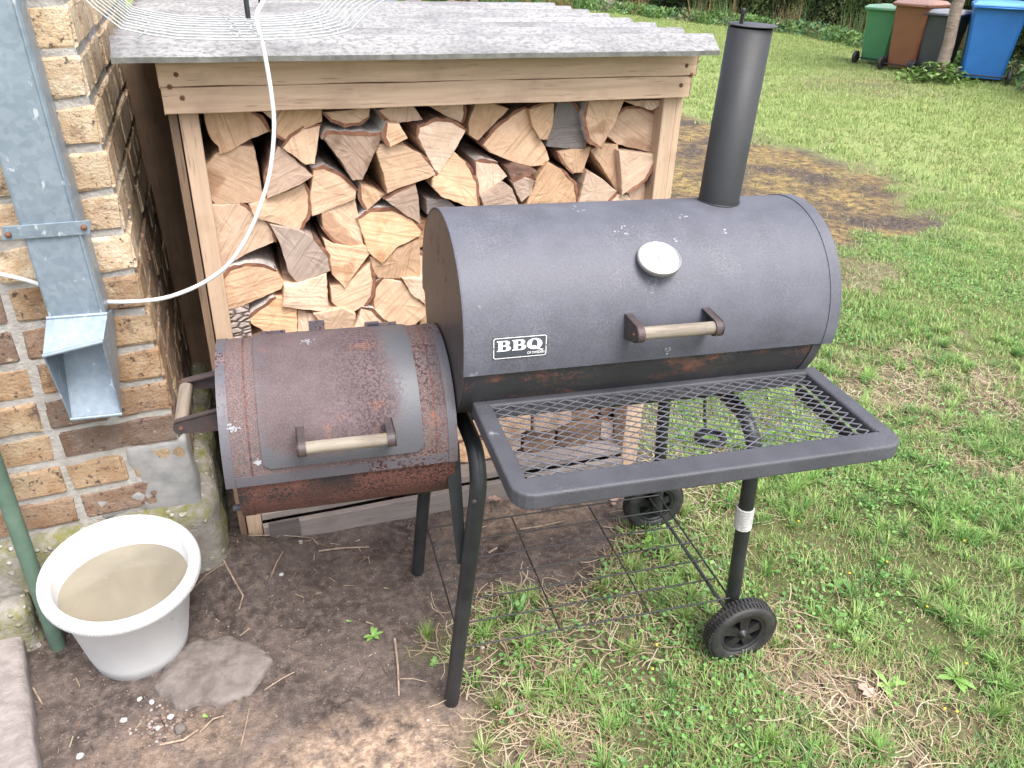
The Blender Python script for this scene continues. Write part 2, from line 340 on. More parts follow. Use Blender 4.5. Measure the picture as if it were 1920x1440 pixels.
M['lgreen'] = plastic('pale_green_lid', (.28, .44, .33)); M['lbrown'] = plastic('pale_brown_lid', (.46, .28, .24))  # lid plastics, lighter than the bin bodies
M['lblack'] = plastic('pale_grey_lid', (.30, .31, .34)); M['lblue'] = plastic('pale_blue_lid', (.12, .33, .68))
def vcol(name, rough=.6, trans=.25, spec=.3):
    m = N(name, rough, 0, spec); c = m.attr('col', 'Color'); m.col(c)
    tr = m.n('ShaderNodeBsdfTranslucent'); m.t.links.new(c, tr.inputs[0]); mx = m.n('ShaderNodeMixShader'); mx.inputs[0].default_value = trans
    m.t.links.new(m.b.outputs[0], mx.inputs[1]); m.t.links.new(tr.outputs[0], mx.inputs[2]); m.t.links.new(mx.outputs[0], m.t.nodes['Material Output'].inputs[0]); return m.mat
M['grass'] = vcol('living_and_dry_grass'); M['leaf'] = vcol('leaf_blades', .5, .25)

# ------------------------------------------------------------------ noise / masks in numpy
def vnoise(x, y, s, seed=0):
    x = x/s; y = y/s; xi = np.floor(x).astype(np.int64); yi = np.floor(y).astype(np.int64); fx = x-xi; fy = y-yi
    fx = fx*fx*(3-2*fx); fy = fy*fy*(3-2*fy)
    def h(a, b):
        n = (a*374761393+b*668265263+seed*974634777) & 0xffffffff; n = ((n ^ (n >> 13))*1274126177) & 0xffffffff; return ((n ^ (n >> 16)) & 0xffff)/65535.
    return (h(xi, yi)*(1-fx)+h(xi+1, yi)*fx)*(1-fy)+(h(xi, yi+1)*(1-fx)+h(xi+1, yi+1)*fx)*fy
def fbm(x, y, s, seed=0, o=4):
    t = 0; a = .5; n = 0
    for i in range(o): t = t+a*vnoise(x, y, s/2**i, seed+i*17); n += a; a *= .55
    return t/n
def sdpoly(x, y, P):
    P = np.array(P); d = np.full(x.shape, 1e9); ins = np.zeros(x.shape, bool); n = len(P)
    for i in range(n):
        a = P[i]; b = P[(i+1) % n]; e = b-a; wx = x-a[0]; wy = y-a[1]
        t = np.clip((wx*e[0]+wy*e[1])/(e@e), 0, 1); d = np.minimum(d, (wx-e[0]*t)**2+(wy-e[1]*t)**2)
        c = ((a[1] > y) != (b[1] > y)) & (x < (b[0]-a[0])*(y-a[1])/(b[1]-a[1]+1e-12)+a[0]); ins ^= c
    return np.sqrt(d)*np.where(ins, -1, 1)
_d = [tuple(at(*q)[:2]) for q in ((905, 1440), (905, 1330), (885, 1240), (800, 1225), (850, 1170), (950, 1120), (1040, 1105), (1140, 1075), (1185, 1010), (1235, 930))]
DIRT = [(-4, -3), (.33, -3)]+_d+[(1.36, .05), (1.38, .6), (-4, .8)]
PATCH = [(1.5, .55), (2.4, 1.2), (3.5, 1.75), (4.45, 2.0), (5.0, 2.6), (5.2, 3.6), (5.0, 4.8), (4.9, 6.1), (4.2, 6.0), (2.0, 3.5), (1.45, 2.0)]
FARB = [(9.2, 8.9), (7.3, 7.1), (8.2, 6.3), (9.5, 6.8), (10.2, 7.8)]
def masks(x, y):
    n = (fbm(x, y, .22, 3)-.5)*.5
    d1 = sdpoly(x, y, DIRT)+n*.38; d2 = sdpoly(x, y, PATCH)+n*1.6-.12; d3 = sdpoly(x, y, FARB)+(fbm(x, y, 1., 5)-.5)*2
    dirt = np.clip(.5-d1/.10, 0, 1); pat = np.clip(.5-d2/.30, 0, 1); far = np.clip(.5-d3/.6, 0, 1)*.7
    worn = np.clip((fbm(x, y, .45, 9)-.62)/.08, 0, 1)*.7
    w2 = np.exp(-(((x-2.6)/.55)**2+((y-.2)/.25)**2))+.9*np.exp(-(((x-1.35)/.25)**2+((y+1.08)/.16)**2))+1.1*np.exp(-(((x-.72)/.26)**2+((y+.66)/.20)**2))+.6*np.exp(-(((x-.62)/.15)**2+((y+.95)/.2)**2))
    worn = np.clip(worn+w2*(fbm(x, y, .2, 31)*1.5-.1), 0, 1)*np.clip(1-(y-1)/3, .35, 1)
    return dirt, pat, far, worn
def gz(x, y):
    x = np.asarray(x, float); y = np.asarray(y, float)
    m = .10*np.exp(-(((x+.06)/.15)**2+((y+.10)/.15)**2)); m = m+.015*(fbm(x, y, .5, 40)-.5)*np.clip(1, 0, 1)
    near = np.exp(-((x-.4)**2+(y+.3)**2)/4.)
    return m+near*(.012*(fbm(x, y, .09, 41)-.5)+.008*(fbm(x, y, .03, 42, 3)-.5))-.004

# ------------------------------------------------------------------ ground
def ground():
    def axis(lo, hi, a, b, step, g=1.09):
        c = list(np.arange(a, b, step)); s = step; q = c[-1]
        while q < hi: s *= g; q += s; c.append(min(q, hi))
        s = step; q = a; l = []
        while q > lo: s *= g; q -= s; l.append(max(q, lo))
        return np.array(l[::-1]+c)
    X = axis(-150, 250, -.7, 2.4, .0105); Y = axis(-150, 250, -1.35, 1.1, .0105)
    xx, yy = np.meshgrid(X, Y); x = xx.ravel(); y = yy.ravel()
    z = gz(x, y); dirt, pat, far, worn = masks(x, y)
    V = np.stack([x, y, z], 1); nx, ny = len(X), len(Y)
    i = np.arange(nx-1); j = np.arange(ny-1); a = (j[:, None]*nx+i[None, :]).ravel()
    F = np.stack([a, a+1, a+nx+1, a+nx], 1).ravel()
    m = N('soil_and_turf', .95, 0, .2); v = m.coord()
    soil = m.mix(m.ramp(m.noise(v, 5, 6, .65), .36, .66), (.055, .042, .038), (.15, .12, .108))
    soil = m.mix(m.ramp(m.noise(v, 45, 5, .7), .45, .7, 0, .8), soil, (.26, .205, .175))
    soil = m.mix(m.ramp(m.noise(v, 90, 3), .60, .68, 0, .8), soil, (.035, .026, .023))
    soil = m.mix(m.ramp(m.vor(v, 85), .10, .16, .55, 0), soil, (.34, .31, .29))
    sand = m.mix(m.ramp(m.noise(v, 70, 4), .38, .62), (.30, .21, .15), (.52, .39, .29))
    soil = m.mix(m.math('MULTIPLY', m.attr('sand'), m.ramp(m.noise(v, 22, 6, .7), .36, .56)), soil, sand)
    mossc = m.mix(m.ramp(m.noise(v, 14, 6, .75), .38, .62), (.075, .055, .048), (.38, .27, .11))
    mossc = m.mix(m.ramp(m.noise(v, 30, 3), .57, .66, 0, .8), mossc, (.055, .04, .035))
    mossc = m.mix(m.ramp(m.noise(v, 1.6, 5, .65), .40, .54), m.mix(m.ramp(m.noise(v, 40, 4), .4, .65), (.05, .038, .036), (.15, .12, .10)), mossc)
    c = m.mix(m.attr('patch'), soil, mossc)
    turf = m.mix(m.ramp(m.noise(v, 9, 6, .7), .35, .65), (.055, .07, .025), (.13, .14, .055))  # base colour kept dark, standing for shadow between the grass clumps
    turf = m.mix(m.ramp(m.noise(v, 60, 3), .5, .62, 0, .5), turf, (.16, .12, .08))
    turf = m.mix(m.attr('dense'), turf, m.mix(m.ramp(m.noise(v, 3, 6, .7), .35, .65), (.20, .27, .085), (.33, .37, .15)))
    turf = m.mix(m.attr('worn'), turf, m.mix(m.ramp(m.noise(v, 28, 5), .4, .6), (.10, .075, .06), (.30, .23, .17)))
    c = m.mix(m.attr('turf'), c, turf); m.col(c)
    m.bump(m.math('ADD', m.noise(v, 60, 5, .7), m.noise(v, 200, 3)), .9, .006)
    sandm = np.clip(1.15-((x-.18)/.36)**2-((y+.82)/.17)**2, 0, 1)+.5*np.clip(1-((x+.2)/.25)**2-((y+.62)/.12)**2, 0, 1)+.75*np.clip(1-((x-.85)/.32)**2-((y+.08)/.14)**2, 0, 1)
    turfm = np.clip((1-dirt)*(1-pat)*(1-far), 0, 1)
    return bigmesh('ground', V, 4, F, m.mat, dict(dense=np.clip((np.hypot(x-CAM[0], y-CAM[1])-3.2)/4., 0, .85), turf=turfm, worn=worn, patch=np.clip(pat+far, 0, 1), sand=np.clip(sandm, 0, 1)), True, kind='structure')
ground()

# ------------------------------------------------------------------ brick house corner
TH = -.042
house = thing('brick_house', 'corner of a yellow brick house with a grey pebbled plinth, behind the downpipe', 'house', (-.098, -.10, 0))
house.rotation_euler = (0, TH, 0)
# local frame: corner at x=0,y=0; front face y=0 towards -y, side face x=0 towards +x
def rounded_brick(lx, ly, lz, seed):
    rnd = random.Random(seed); nx = 5; nz = 3; n = 3
    mb = MB(); P = []
    import itertools
    bm = {}
    def idx(i, j, k): return bm[(i, j, k)]
    NX, NY, NZ = (6 if lx > .2 else 4), (6 if ly > .2 else 4), 3
    for i in range(NX+1):
        for j in range(NY+1):
            for k in range(NZ+1):
                if i in (0, NX) or j in (0, NY) or k in (0, NZ):
                    def cc(a, n, L):
                        t = a/n
                        if n > 2 and a == 1: t = .007/L*1.1
                        if n > 2 and a == n-1: t = 1-.007/L*1.1
                        return (t-.5)*L
                    p = [cc(i, NX, lx), cc(j, NY, ly), cc(k, NZ, lz)]
                    e = (i in (0, NX))+(j in (0, NY))+(k in (0, NZ))
                    if e >= 2:
                        s = .0018*(e-1)+rnd.random()**4*.009
                        if i in (0, NX): p[0] -= math.copysign(s, p[0])
                        if j in (0, NY): p[1] -= math.copysign(s, p[1])
                        if k in (0, NZ): p[2] -= math.copysign(s, p[2])
                    p = [c+rnd.uniform(-.0009, .0009) for c in p]
                    bm[(i, j, k)] = len(P); P.append(p)
    fs = []
    for i in range(NX):
        for k in range(NZ):
            fs.append((idx(i, 0, k), idx(i+1, 0, k), idx(i+1, 0, k+1), idx(i, 0, k+1))); fs.append((idx(i, NY, k), idx(i, NY, k+1), idx(i+1, NY, k+1), idx(i+1, NY, k)))
    for j in range(NY):
        for k in range(NZ):
            fs.append((idx(0, j, k), idx(0, j, k+1), idx(0, j+1, k+1), idx(0, j+1, k))); fs.append((idx(NX, j, k), idx(NX, j+1, k), idx(NX, j+1, k+1), idx(NX, j, k+1)))
    for i in range(NX):
        for j in range(NY):
            fs.append((idx(i, j, NZ), idx(i+1, j, NZ), idx(i+1, j+1, NZ), idx(i, j+1, NZ))); fs.append((idx(i, j, 0), idx(i, j+1, 0), idx(i+1, j+1, 0), idx(i+1, j, 0)))
    mb.add(P, fs, 0, False); me = mb.mesh('brick'); me.materials.append(M['brick']); return me
LS, LH, HZ, CS = .263, .128, .0795, .0915
stretch_x = [rounded_brick(LS, LH, HZ, i) for i in range(5)]; head = [rounded_brick(LH, LH, HZ, 20+i) for i in range(5)]; stretch_y = [rounded_brick(LH, LS, HZ, 40+i) for i in range(5)]
CORN = rounded_brick(LS, LH, HZ, 77)
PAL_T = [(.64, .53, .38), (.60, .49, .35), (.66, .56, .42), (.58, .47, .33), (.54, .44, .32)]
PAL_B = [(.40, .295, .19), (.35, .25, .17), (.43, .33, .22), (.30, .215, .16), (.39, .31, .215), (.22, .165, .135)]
def put_brick(me, x, y, z, zi):
    o = bpy.data.objects.new('brick', me); C.objects.link(o); o.parent = house
    o.location = (x, y, z); o.rotation_euler = (random.uniform(-.006, .006), random.uniform(-.01, .01), random.uniform(-.012, .012))
    if random.random() < .5: pass
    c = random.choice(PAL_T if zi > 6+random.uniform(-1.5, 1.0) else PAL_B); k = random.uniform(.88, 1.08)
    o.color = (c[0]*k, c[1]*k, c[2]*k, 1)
G_ = .012; Z0 = .292
for r_ in range(17):
    z = Z0+CS*(r_+.5)+random.uniform(-.0015, .0015); par = r_ % 2
    # front face
    x = .0045+random.uniform(-.002, .002); first = True
    seq = []
    while x > -.95:
        L = (LS if par == 0 else LH)
        if first and par == 1: L = LH
        j = random.uniform(-.003, .003)
        if not (r_ < 2 and first and par == 0):
            pass
        put_brick(random.choice(stretch_x if L == LS else head), x-L/2, LH/2-.006+random.uniform(-.003, .003), z, r_)
        x -= L+G_+random.uniform(0, .004)
        if first and par == 1 : pass
        first = False
    # side face
    y = (LH if par == 0 else 0)+(G_ if par == 0 else 0)-.004
    if par == 1: y = LH+G_
    k = 0
    while y < 1.15:
        L = LS if par == 1 else LH
        put_brick(random.choice(stretch_y if L == LS else head), -LH/2+.004+random.uniform(-.003, .003), y+L/2, z, r_)
        y += L+G_
mb = MB(); mb.box((-2.2, -.0018, Z0-.01), (-.0025, 1.6, 3.2)); mb.build('mortar', M['mortar'], house)
# rough plinth: subdivided slab with noise displacement
def rough_block(name, a, b, mat, step=.02, amp=.012, parent=None, rnd=.03, seed=0, ns=12, **kw):
    a = Vector(a); b = Vector(b); mb = MB()
    import itertools
    dims = [max(2, int((b[i]-a[i])/step)) for i in range(3)]; idx = {}; P = []
    def vid(t):
        if t not in idx:
            p = Vector([a[i]+(b[i]-a[i])*t[i]/dims[i] for i in range(3)]); c = (a+b)/2; h = (b-a)/2
            q = p-c; inner = Vector([max(h[i]-rnd, 0) for i in range(3)]); cl = Vector([max(-inner[i], min(inner[i], q[i])) for i in range(3)]); d = q-cl
            if d.length > 1e-9: d = d.normalized()*rnd
            p2 = c+cl+d; nv = mnoise.noise_vector(p2*ns+Vector((seed, 0, 0)))*amp+mnoise.noise_vector(p2*ns*3)*amp*.4
            idx[t] = len(P); P.append(p2+nv)
        return idx[t]
    fs = []
    for ax in range(3):
        u, v_ = [(1, 2), (2, 0), (0, 1)][ax]
        for side in (0, dims[ax]):
            for i in range(dims[u]):
                for j in range(dims[v_]):
                    def T(x, y):
                        t = [0, 0, 0]; t[ax] = side; t[u] = x; t[v_] = y; return tuple(t)
                    q = [vid(T(i, j)), vid(T(i+1, j)), vid(T(i+1, j+1)), vid(T(i, j+1))]
                    fs.append(q if side else q[::-1])
    mb.add(P, fs, 0, True); return mb.build(name, mat, parent, **kw)
rough_block('plinth', (-1.6, -.045, -.2), (.045, 1.4, Z0-.006), M['plinth'], .025, .014, house, .035)
rough_block('plinth_step', (-1.6, -.12, -.2), (-.42, -.03, .16), M['plinth'], .03, .014, house, .03, 5)
rough_block('cement_patch', (-.13, -.004, Z0-.03), (.014, .11, Z0+.19), M['plaster'], .012, .008, house, .012, 9, 11)
rough_block('cement_patch', (-.23, -.002, Z0-.01), (-.10, .02, Z0+.06), M['plaster'], .012, .008, house, .008, 4, 13)

# ------------------------------------------------------------------ downpipe
def W(x, y, Y): return Vector(at(x, y, 1, Y))
YP = -.2
dp = thing('downpipe', 'square galvanised rain downpipe with a spout opening above the white bucket', 'downpipe', tuple(W(140, 600, YP)))
inv = dp.location.copy()
def rel(p): return Vector(p)-inv
def slab4(mb, q, th, mi=0):
    """thin plate from 4 points with thickness"""
    n = (Vector(q[1])-Vector(q[0])).cross(Vector(q[3])-Vector(q[0])).normalized()*th
    a = [Vector(p) for p in q]; b = [p+n for p in a]
    mb.add(a+b, [(0, 3, 2, 1), (4, 5, 6, 7), (0, 1, 5, 4), (1, 2, 6, 5), (2, 3, 7, 6), (3, 0, 4, 7)], mi)
tl = rel(W(-151, -160, YP)); tr = rel(W(-12, -160, YP)); bl = rel(W(92, 600, YP)); br = rel(W(199, 592, YP))
dd = Vector((0, .085, 0)); mb = MB()
vs = [tl, tr, br, bl, tl+dd, tr+dd, br+dd, bl+dd]
mb.add(vs, [(0, 3, 2, 1), (1, 2, 6, 5), (0, 4, 7, 3), (4, 5, 6, 7)])
mb.build('pipe', M['zinc'], dp, bevel=.006)
# folded seam rib along the right edge of the pipe
mb = MB(); mb.tube([tr+Vector((-.006, -.001, 0)), br+Vector((-.006, -.001, 0))], .0035, 6); mb.build('seam', M['zinc'], dp)
# spout: outward kicked funnel, open to the front
A0, A1 = bl+Vector((-.003, -.004, .006)), br+Vector((.004, -.004, .006))
B0, B1 = rel(W(80, 668, -.265)), rel(W(193, 640, -.265))
C0, C1 = A0+Vector((0, .095, -.03)), A1+Vector((0, .095, -.03))
D0, D1 = rel(W(132, 786, -.205)), rel(W(229, 776, -.205))
mb = MB(); t = .003
slab4(mb, [A0, A1, B1, B0], t); slab4(mb, [C0, C1, D1, D0], t); slab4(mb, [A0, B0, D0, C0], t); slab4(mb, [A1, C1, D1, B1], t)
mb.build('spout', M['zinc'], dp)
for e0, e1 in ((B0, B1), (D0, D1), (A0, A1)): mb = MB(); mb.tube([e0, e1], .0045, 8); mb.build('rolled_lip', M['zinc'], dp)
mb = MB(); k0 = rel(W(4, 424, YP-.002)); k1 = rel(W(170, 412, YP-.002)); k2 = rel(W(170, 438, YP-.002)); k3 = rel(W(4, 450, YP-.002))
slab4(mb, [k0, k3, k2, k1], .004); mb.build('clamp', M['zinc'], dp, bevel=.001)
for px, py in ((15, 441), (157, 427)):
    mb = MB(); c = rel(W(px, py, YP-.01)); mb.lathe([(0, .004), (.0045, .003), (.006, 0), (.006, -.02), (0, -.02)], 10, c=c, M=Matrix.Rotation(R(90), 3, 'X')); mb.build('screw', M['rustdot'], dp)

# green pole
p0 = W(78, 1120, -.225); p0.z = -.02; p1 = W(-14, 860, -.205); p2 = p0+(p1-p0)*3.4
mb = MB(); mb.tube([p0, p1, p2], .0185, 14); tag(mb.build('green_pole', M['greenpipe']), 'green painted metal pole standing behind the white bucket at the left edge', 'pole')
# concrete slab at bottom left
a, b = at(72, 1445, 2, .055), at(32, 1132, 2, .055)
d = (b-a)/np.linalg.norm(b-a); nrm = np.array([-d[1], d[0], 0])
o = rough_block('concrete_slab', (-.35, 0, -.08), (0, 1.0, .055), M['kerb'], .02, .004, None, .012, 3)
o.location = (a[0]-d[0]*.42, a[1]-d[1]*.42, 0); o.rotation_euler = (0, 0, math.atan2(-d[0], d[1])); tag(o, 'rough pinkish concrete slab lying at the bottom left corner', 'slab')
# lengthen so that its far end sits where the photo shows it
o.scale = (1, (np.linalg.norm(b-a)+.42)/1.0, 1)

# ------------------------------------------------------------------ bucket
bk = thing('bucket', 'white plastic bucket full of murky brown water standing against the house plinth', 'bucket', (-.287, -.288, .004))
bk.rotation_euler = (.14, .03, 0)
mb = MB(); prof = [(0, 0), (.105, 0), (.112, .006), (.120, .05), (.150, .262), (.153, .264), (.171, .266), (.175, .270), (.175, .288), (.171, .293), (.156, .294), (.150, .290), (.147, .275), (.116, .03), (.108, .012), (0, .012)]
mb.lathe(prof, 56); mb.build('shell', M['bucket'], bk)
mb = MB()
for k in range(150):
    a = k/150*2*math.pi; c, s = math.cos(a), math.sin(a); mb.tube([(c*.1752, s*.1752, .272), (c*.1752, s*.1752, .286)], .0006, 4, caps=False)
mb.build('rim_ribs', M['bucket'], bk, kind='stuff')
wl = .238; mb = MB(); mb.v = [(.1428*math.cos(k/48*2*math.pi), .1428*math.sin(k/48*2*math.pi), 0) for k in range(48)]; mb.f = [list(range(48))]; mb.m = [0]; mb.sm = [False]
wo = mb.build('water', M['water'], bk); wo.location = (0, -.0, wl); wo.rotation_euler = (-.14, -.03, 0); wo.scale = (1.0, 1.02, 1)

mb = MB(); rnd = random.Random(8)
for k in range(26):
    a, r_, q = rnd.uniform(0, 6.28), .13*rnd.random()**.5, rnd.uniform(.0008, .0022); mb.add([(r_*math.cos(a)+q*math.cos(t)*rnd.uniform(.6, 2), r_*math.sin(a)+q*math.sin(t), .0006) for t in (0, 1.3, 2.5, 3.8, 5.)], [(0, 1, 2, 3, 4)])
sp_ = mb.build('floating_specks', M['twig'], bk, kind='stuff'); sp_.location = wo.location; sp_.rotation_euler = wo.rotation_euler
mb = MB(); mb.lathe([(.1415, .226), (.1436, .2455)], 56); mb.build('tide_mark', M['scum'], bk)
# flat stone + pebbles + twigs
def flat_poly(name, pix, h, mat, z=0, jag=.006, seed=1):
    rnd = random.Random(seed); pts = []
    for i in range(len(pix)):
        a = at(*pix[i], 2, 0); b = at(*pix[(i+1) % len(pix)], 2, 0)
        for t in range(5): q = a+(b-a)*t/5; pts.append((q[0]+rnd.uniform(-jag, jag), q[1]+rnd.uniform(-jag, jag)))
    c = np.mean(pts, 0); n = len(pts); mb = MB(); V = []; rings = [(1.03, -.03), (1, h*.4), (.97, h*.85), (.85, h), (.55, h*1.05), (.25, h*1.02)]
    for s, z_ in rings:
        for p in pts: V.append(((p[0]-c[0])*s, (p[1]-c[1])*s, z_+(rnd.uniform(-.001, .001))))
    fs = [(i*n+j, i*n+(j+1) % n, (i+1)*n+(j+1) % n, (i+1)*n+j) for i in range(len(rings)-1) for j in range(n)]
    V.append((0, 0, h*1.02)); fs += [((len(rings)-1)*n+j, (len(rings)-1)*n+(j+1) % n, len(V)-1) for j in range(n)]
    mb.add(V, fs, 0, True); o = mb.build(name, mat); o.location = (c[0], c[1], z); return o
o = flat_poly('flat_stone', [(292, 1290), (330, 1330), (430, 1322), (470, 1300), (512, 1240), (490, 1215), (430, 1195), (360, 1205), (320, 1240)], .014, M['stone'], .0, .008, 4)
tag(o, 'flat grey stone half sunk in the soil right of the bucket', 'stone')
def blob(r, seed, sq=.6, n=8):
    rnd = random.Random(seed); mb = MB(); V = []; m_ = 5
    for i in range(1, m_):
        th = math.pi*i/m_
        for j in range(n):
            a = 2*math.pi*j/n; k = r*(1+rnd.uniform(-.18, .18)); V.append((k*math.sin(th)*math.cos(a), k*math.sin(th)*math.sin(a)*.8, k*sq*math.cos(th)))
    V += [(0, 0, r*sq), (0, 0, -r*sq)]; fs = [(i*n+j, (i+1)*n+j, (i+1)*n+(j+1) % n, i*n+(j+1) % n) for i in range(m_-2) for j in range(n)]
    fs += [(len(V)-2, j, (j+1) % n) for j in range(n)]+[(len(V)-1, (m_-2)*n+(j+1) % n, (m_-2)*n+j) for j in range(n)]
    mb.add(V, fs, 0, True); return mb
for i, (px, py, r, lb) in enumerate([(530, 1095, .0075, 'round white pebble on the dark soil between bucket and grill leg'), (564, 1022, .008, 'white pebble beside the shed base board'), (423, 684, 0, ''), (262, 1312, .007, 'pale pebble touching the left tip of the flat stone'), (285, 1318, .008, 'cream pebble below the left tip of the flat stone'), (320, 1345, .009, 'greyish pebble below the flat stone'), (296, 1365, .007, 'small white pebble in the gravelly spot below the flat stone'), (232, 1352, .009, 'pale angular pebble left of the gravelly spot'), (150, 1418, .010, 'light pebble near the bottom edge beside the concrete slab'), (803, 1352, .004, 'tiny white pebble near the foot of the front left grill leg'), (905, 1214, .006, 'white pebble at the front wire of the lower rack'), (338, 1368, .017, 'brown rounded stone right of the gravelly spot')]):
    if not r: continue
    p = at(px, py); o = blob(r, i).build('pebble', M['pebble'] if i not in (11,) else M['stone']); o.location = (p[0], p[1], float(gz(p[0], p[1]))+r*.4); o.rotation_euler = (0, 0, i*1.3); tag(o, lb, 'pebble', 'pebbles on the bare soil')
def pebbles():
    Vs = []; Fs = []; cols = []; base = 0
    t = MB(); b0 = blob(1, 3, .6, 6); V0 = np.array(b0.v); tri = []
    for f in b0.f:
        tri += [f[:3]] if len(f) == 3 else [[f[0], f[1], f[2]], [f[0], f[2], f[3]]]
    T0 = np.array(tri); n = 2600
    x = RNG.uniform(-.6, 1.4, n); y = RNG.uniform(-1.3, .1, n); d, p_, f_, w_ = masks(x, y); keep = d > .5; x, y = x[keep], y[keep]
    gx, gy = at(300, 1360)[:2]; k = 160; x = np.r_[x, gx+RNG.normal(0, .035, k)]; y = np.r_[y, gy+RNG.normal(0, .02, k)]
    s = RNG.uniform(.0008, .0028, len(x)); s[-k:] = RNG.uniform(.002, .006, k); z = gz(x, y)+s*.3; a = RNG.uniform(0, 6.28, len(x))
    for i in range(len(x)):
        c, sn = math.cos(a[i]), math.sin(a[i]); v = V0*s[i]; v = np.stack([v[:, 0]*c-v[:, 1]*sn+x[i], v[:, 0]*sn+v[:, 1]*c+y[i], v[:, 2]+z[i]], 1); Vs.append(v); Fs.append(T0+base); base += len(V0)
        col = random.choice([(.30, .24, .21), (.18, .13, .11), (.42, .38, .35), (.12, .09, .08), (.36, .24, .18)]); cols.append(np.tile(col, (len(V0), 1)))
    bigmesh('gravel', np.concatenate(Vs), 3, np.concatenate(Fs).ravel(), M['leaf'], dict(col=np.concatenate(cols)), True, label='fine gravel and grit strewn over the bare soil', category='gravel', kind='stuff')
pebbles()
def twig(pix, r, lb):
    mb = MB(); P = []
    for k, (px, py) in enumerate(pix): p = at(px, py); P.append(Vector((p[0], p[1], float(gz(p[0], p[1]))+r+.002+.003*(k % 2))))
    o0 = P[0].copy(); mb.tube([p-o0 for p in P], [r*(1-.4*k/len(P)) for k in range(len(P))], 6); o = mb.build('twig', M['twig']); o.location = o0; tag(o, lb, 'twig', 'twigs on the bare soil')
for pix, r, lb in [
    ([(362, 1133), (395, 1117), (428, 1103)], .0024, 'straight pale twig starting at the bucket rim'), ([(428, 1098), (447, 1125), (460, 1140), (452, 1160)], .003, 'forked brown twig just right of the bucket'),
    ([(512, 1104), (522, 1080), (533, 1055)], .0028, 'short upright-lying twig beside the round white pebble'), ([(598, 1038), (640, 1031), (692, 1024)], .003, 'long pale twig parallel to the shed base board'),
    ([(497, 1295), (530, 1275), (552, 1262)], .002, 'thin dark twig at the right tip of the flat stone'), ([(300, 1396), (345, 1390), (372, 1370)], .0028, 'orange-brown twig at the bottom below the gravelly spot'),
    ([(375, 1375), (400, 1352), (420, 1345)], .0025, 'short bent straw below the flat stone'), ([(452, 1400), (462, 1360), (468, 1330)], .002, 'thin straw pointing up from the bottom edge'),
    ([(740, 1200), (746, 1250), (748, 1305)], .0035, 'pale stem lying left of the front left grill leg'), ([(750, 1272), (775, 1276), (800, 1280)], .0016, 'thin straw crossing the pale stem'),
    ([(865, 1002), (900, 990), (912, 985)], .003, 'twig under the back left corner of the wire rack'), ([(975, 992), (1015, 985), (1058, 975)], .0032, 'long pale twig on the sandy soil under the wire rack'),
    ([(916, 1036), (932, 1028)], .004, 'stubby bright twig under the wire rack'), ([(1130, 985), (1160, 990), (1178, 992)], .002, 'thin curved straw under the middle of the wire rack'),
    ([(62, 1290), (80, 1322)], .003, 'short twig beside the concrete slab'), ([(470, 1030), (520, 1018), (600, 1010), (560, 1026)], .002, 'thin twig along the left end of the base board')]:
    twig(pix, r, lb)
def litter():
    n = 900; x = RNG.uniform(-.6, 1.4, n); y = RNG.uniform(-1.3, .15, n); d, p_, f_, w_ = masks(x, y); k = (d > .4) & (vnoise(x, y, .25, 77) > .35); x, y = x[k], y[k]; n = len(x)
    a = RNG.uniform(0, 6.28, n); L = RNG.uniform(.006, .035, n); wd = RNG.uniform(.0005, .0016, n); z = gz(x, y)+.003; dx, dy = np.cos(a), np.sin(a)
    V = np.stack([np.stack([x-dy*wd, y+dx*wd, z], 1), np.stack([x+dy*wd, y-dx*wd, z], 1), np.stack([x+dy*wd+dx*L, y-dx*wd+dy*L, z+RNG.uniform(-.002, .006, n)], 1), np.stack([x-dy*wd+dx*L, y+dx*wd+dy*L, z+.002], 1)], 1).reshape(-1, 3)
    pal = np.array([(.35, .26, .18), (.12, .08, .06), (.22, .15, .1), (.45, .36, .26), (.07, .05, .04)]); col = np.repeat(pal[RNG.integers(0, 5, n)], 4, 0)
    bigmesh('soil_litter', V, 4, np.arange(n*4), M['leaf'], dict(col=col), label='bits of straw and bark littering the bare soil', category='litter', kind='stuff')
litter()

# ------------------------------------------------------------------ wood shed
HT, HB = 1.361, 1.247
shed = thing('wood_shed', 'low open wood shed of sawn boards with a corrugated grey roof sheet', 'shed', (0, 0, 0))
def bumpy_board(mb, a, b, seed=0, nx=24):
    """board along x with slightly waney edges"""
    x0, y0, z0 = a; x1, y1, z1 = b; rnd = random.Random(seed); P = []; fs = []
    for i in range(nx+1):
        t = i/nx; x = x0+(x1-x0)*t; e0 = mnoise.noise(Vector((x*6, seed, 0)))*.003; e1 = mnoise.noise(Vector((x*5, seed+9, 0)))*.003
        P += [(x, y0, z0+e0), (x, y0, z1+e1), (x, y1, z1+e1), (x, y1, z0+e0)]
    for i in range(nx):
        for j in range(4): k = (j+1) % 4; fs.append((i*4+j, i*4+k, (i+1)*4+k, (i+1)*4+j))
    fs += [(0, 3, 2, 1)[::-1], (nx*4, nx*4+1, nx*4+2, nx*4+3)[::-1]]
    fs = [f[::-1] for f in fs]; mb.add(P, fs)
mb = MB(); bumpy_board(mb, (-.026, 0, 1.304), (1.311, .026, HT), 1); mb.build('header_board', M['board'], shed, bevel=.002)
mb = MB(); bumpy_board(mb, (-.024, .002, HB), (1.300, .027, 1.3025), 2); mb.build('header_board', M['board'], shed, bevel=.002)
for px, py in ((330, 140), (318, 163), (342, 184), (1288, 123), (1297, 140), (1278, 160)):
    p = at(px, py, 1, -.001); mb = MB(); mb.lathe([(0, .001), (.005, .0005), (.0055, 0), (.0055, -.004), (0, -.004)], 8, M=Matrix.Rotation(R(90), 3, 'X'), c=p); mb.build('screw', M['rustdot'], shed)
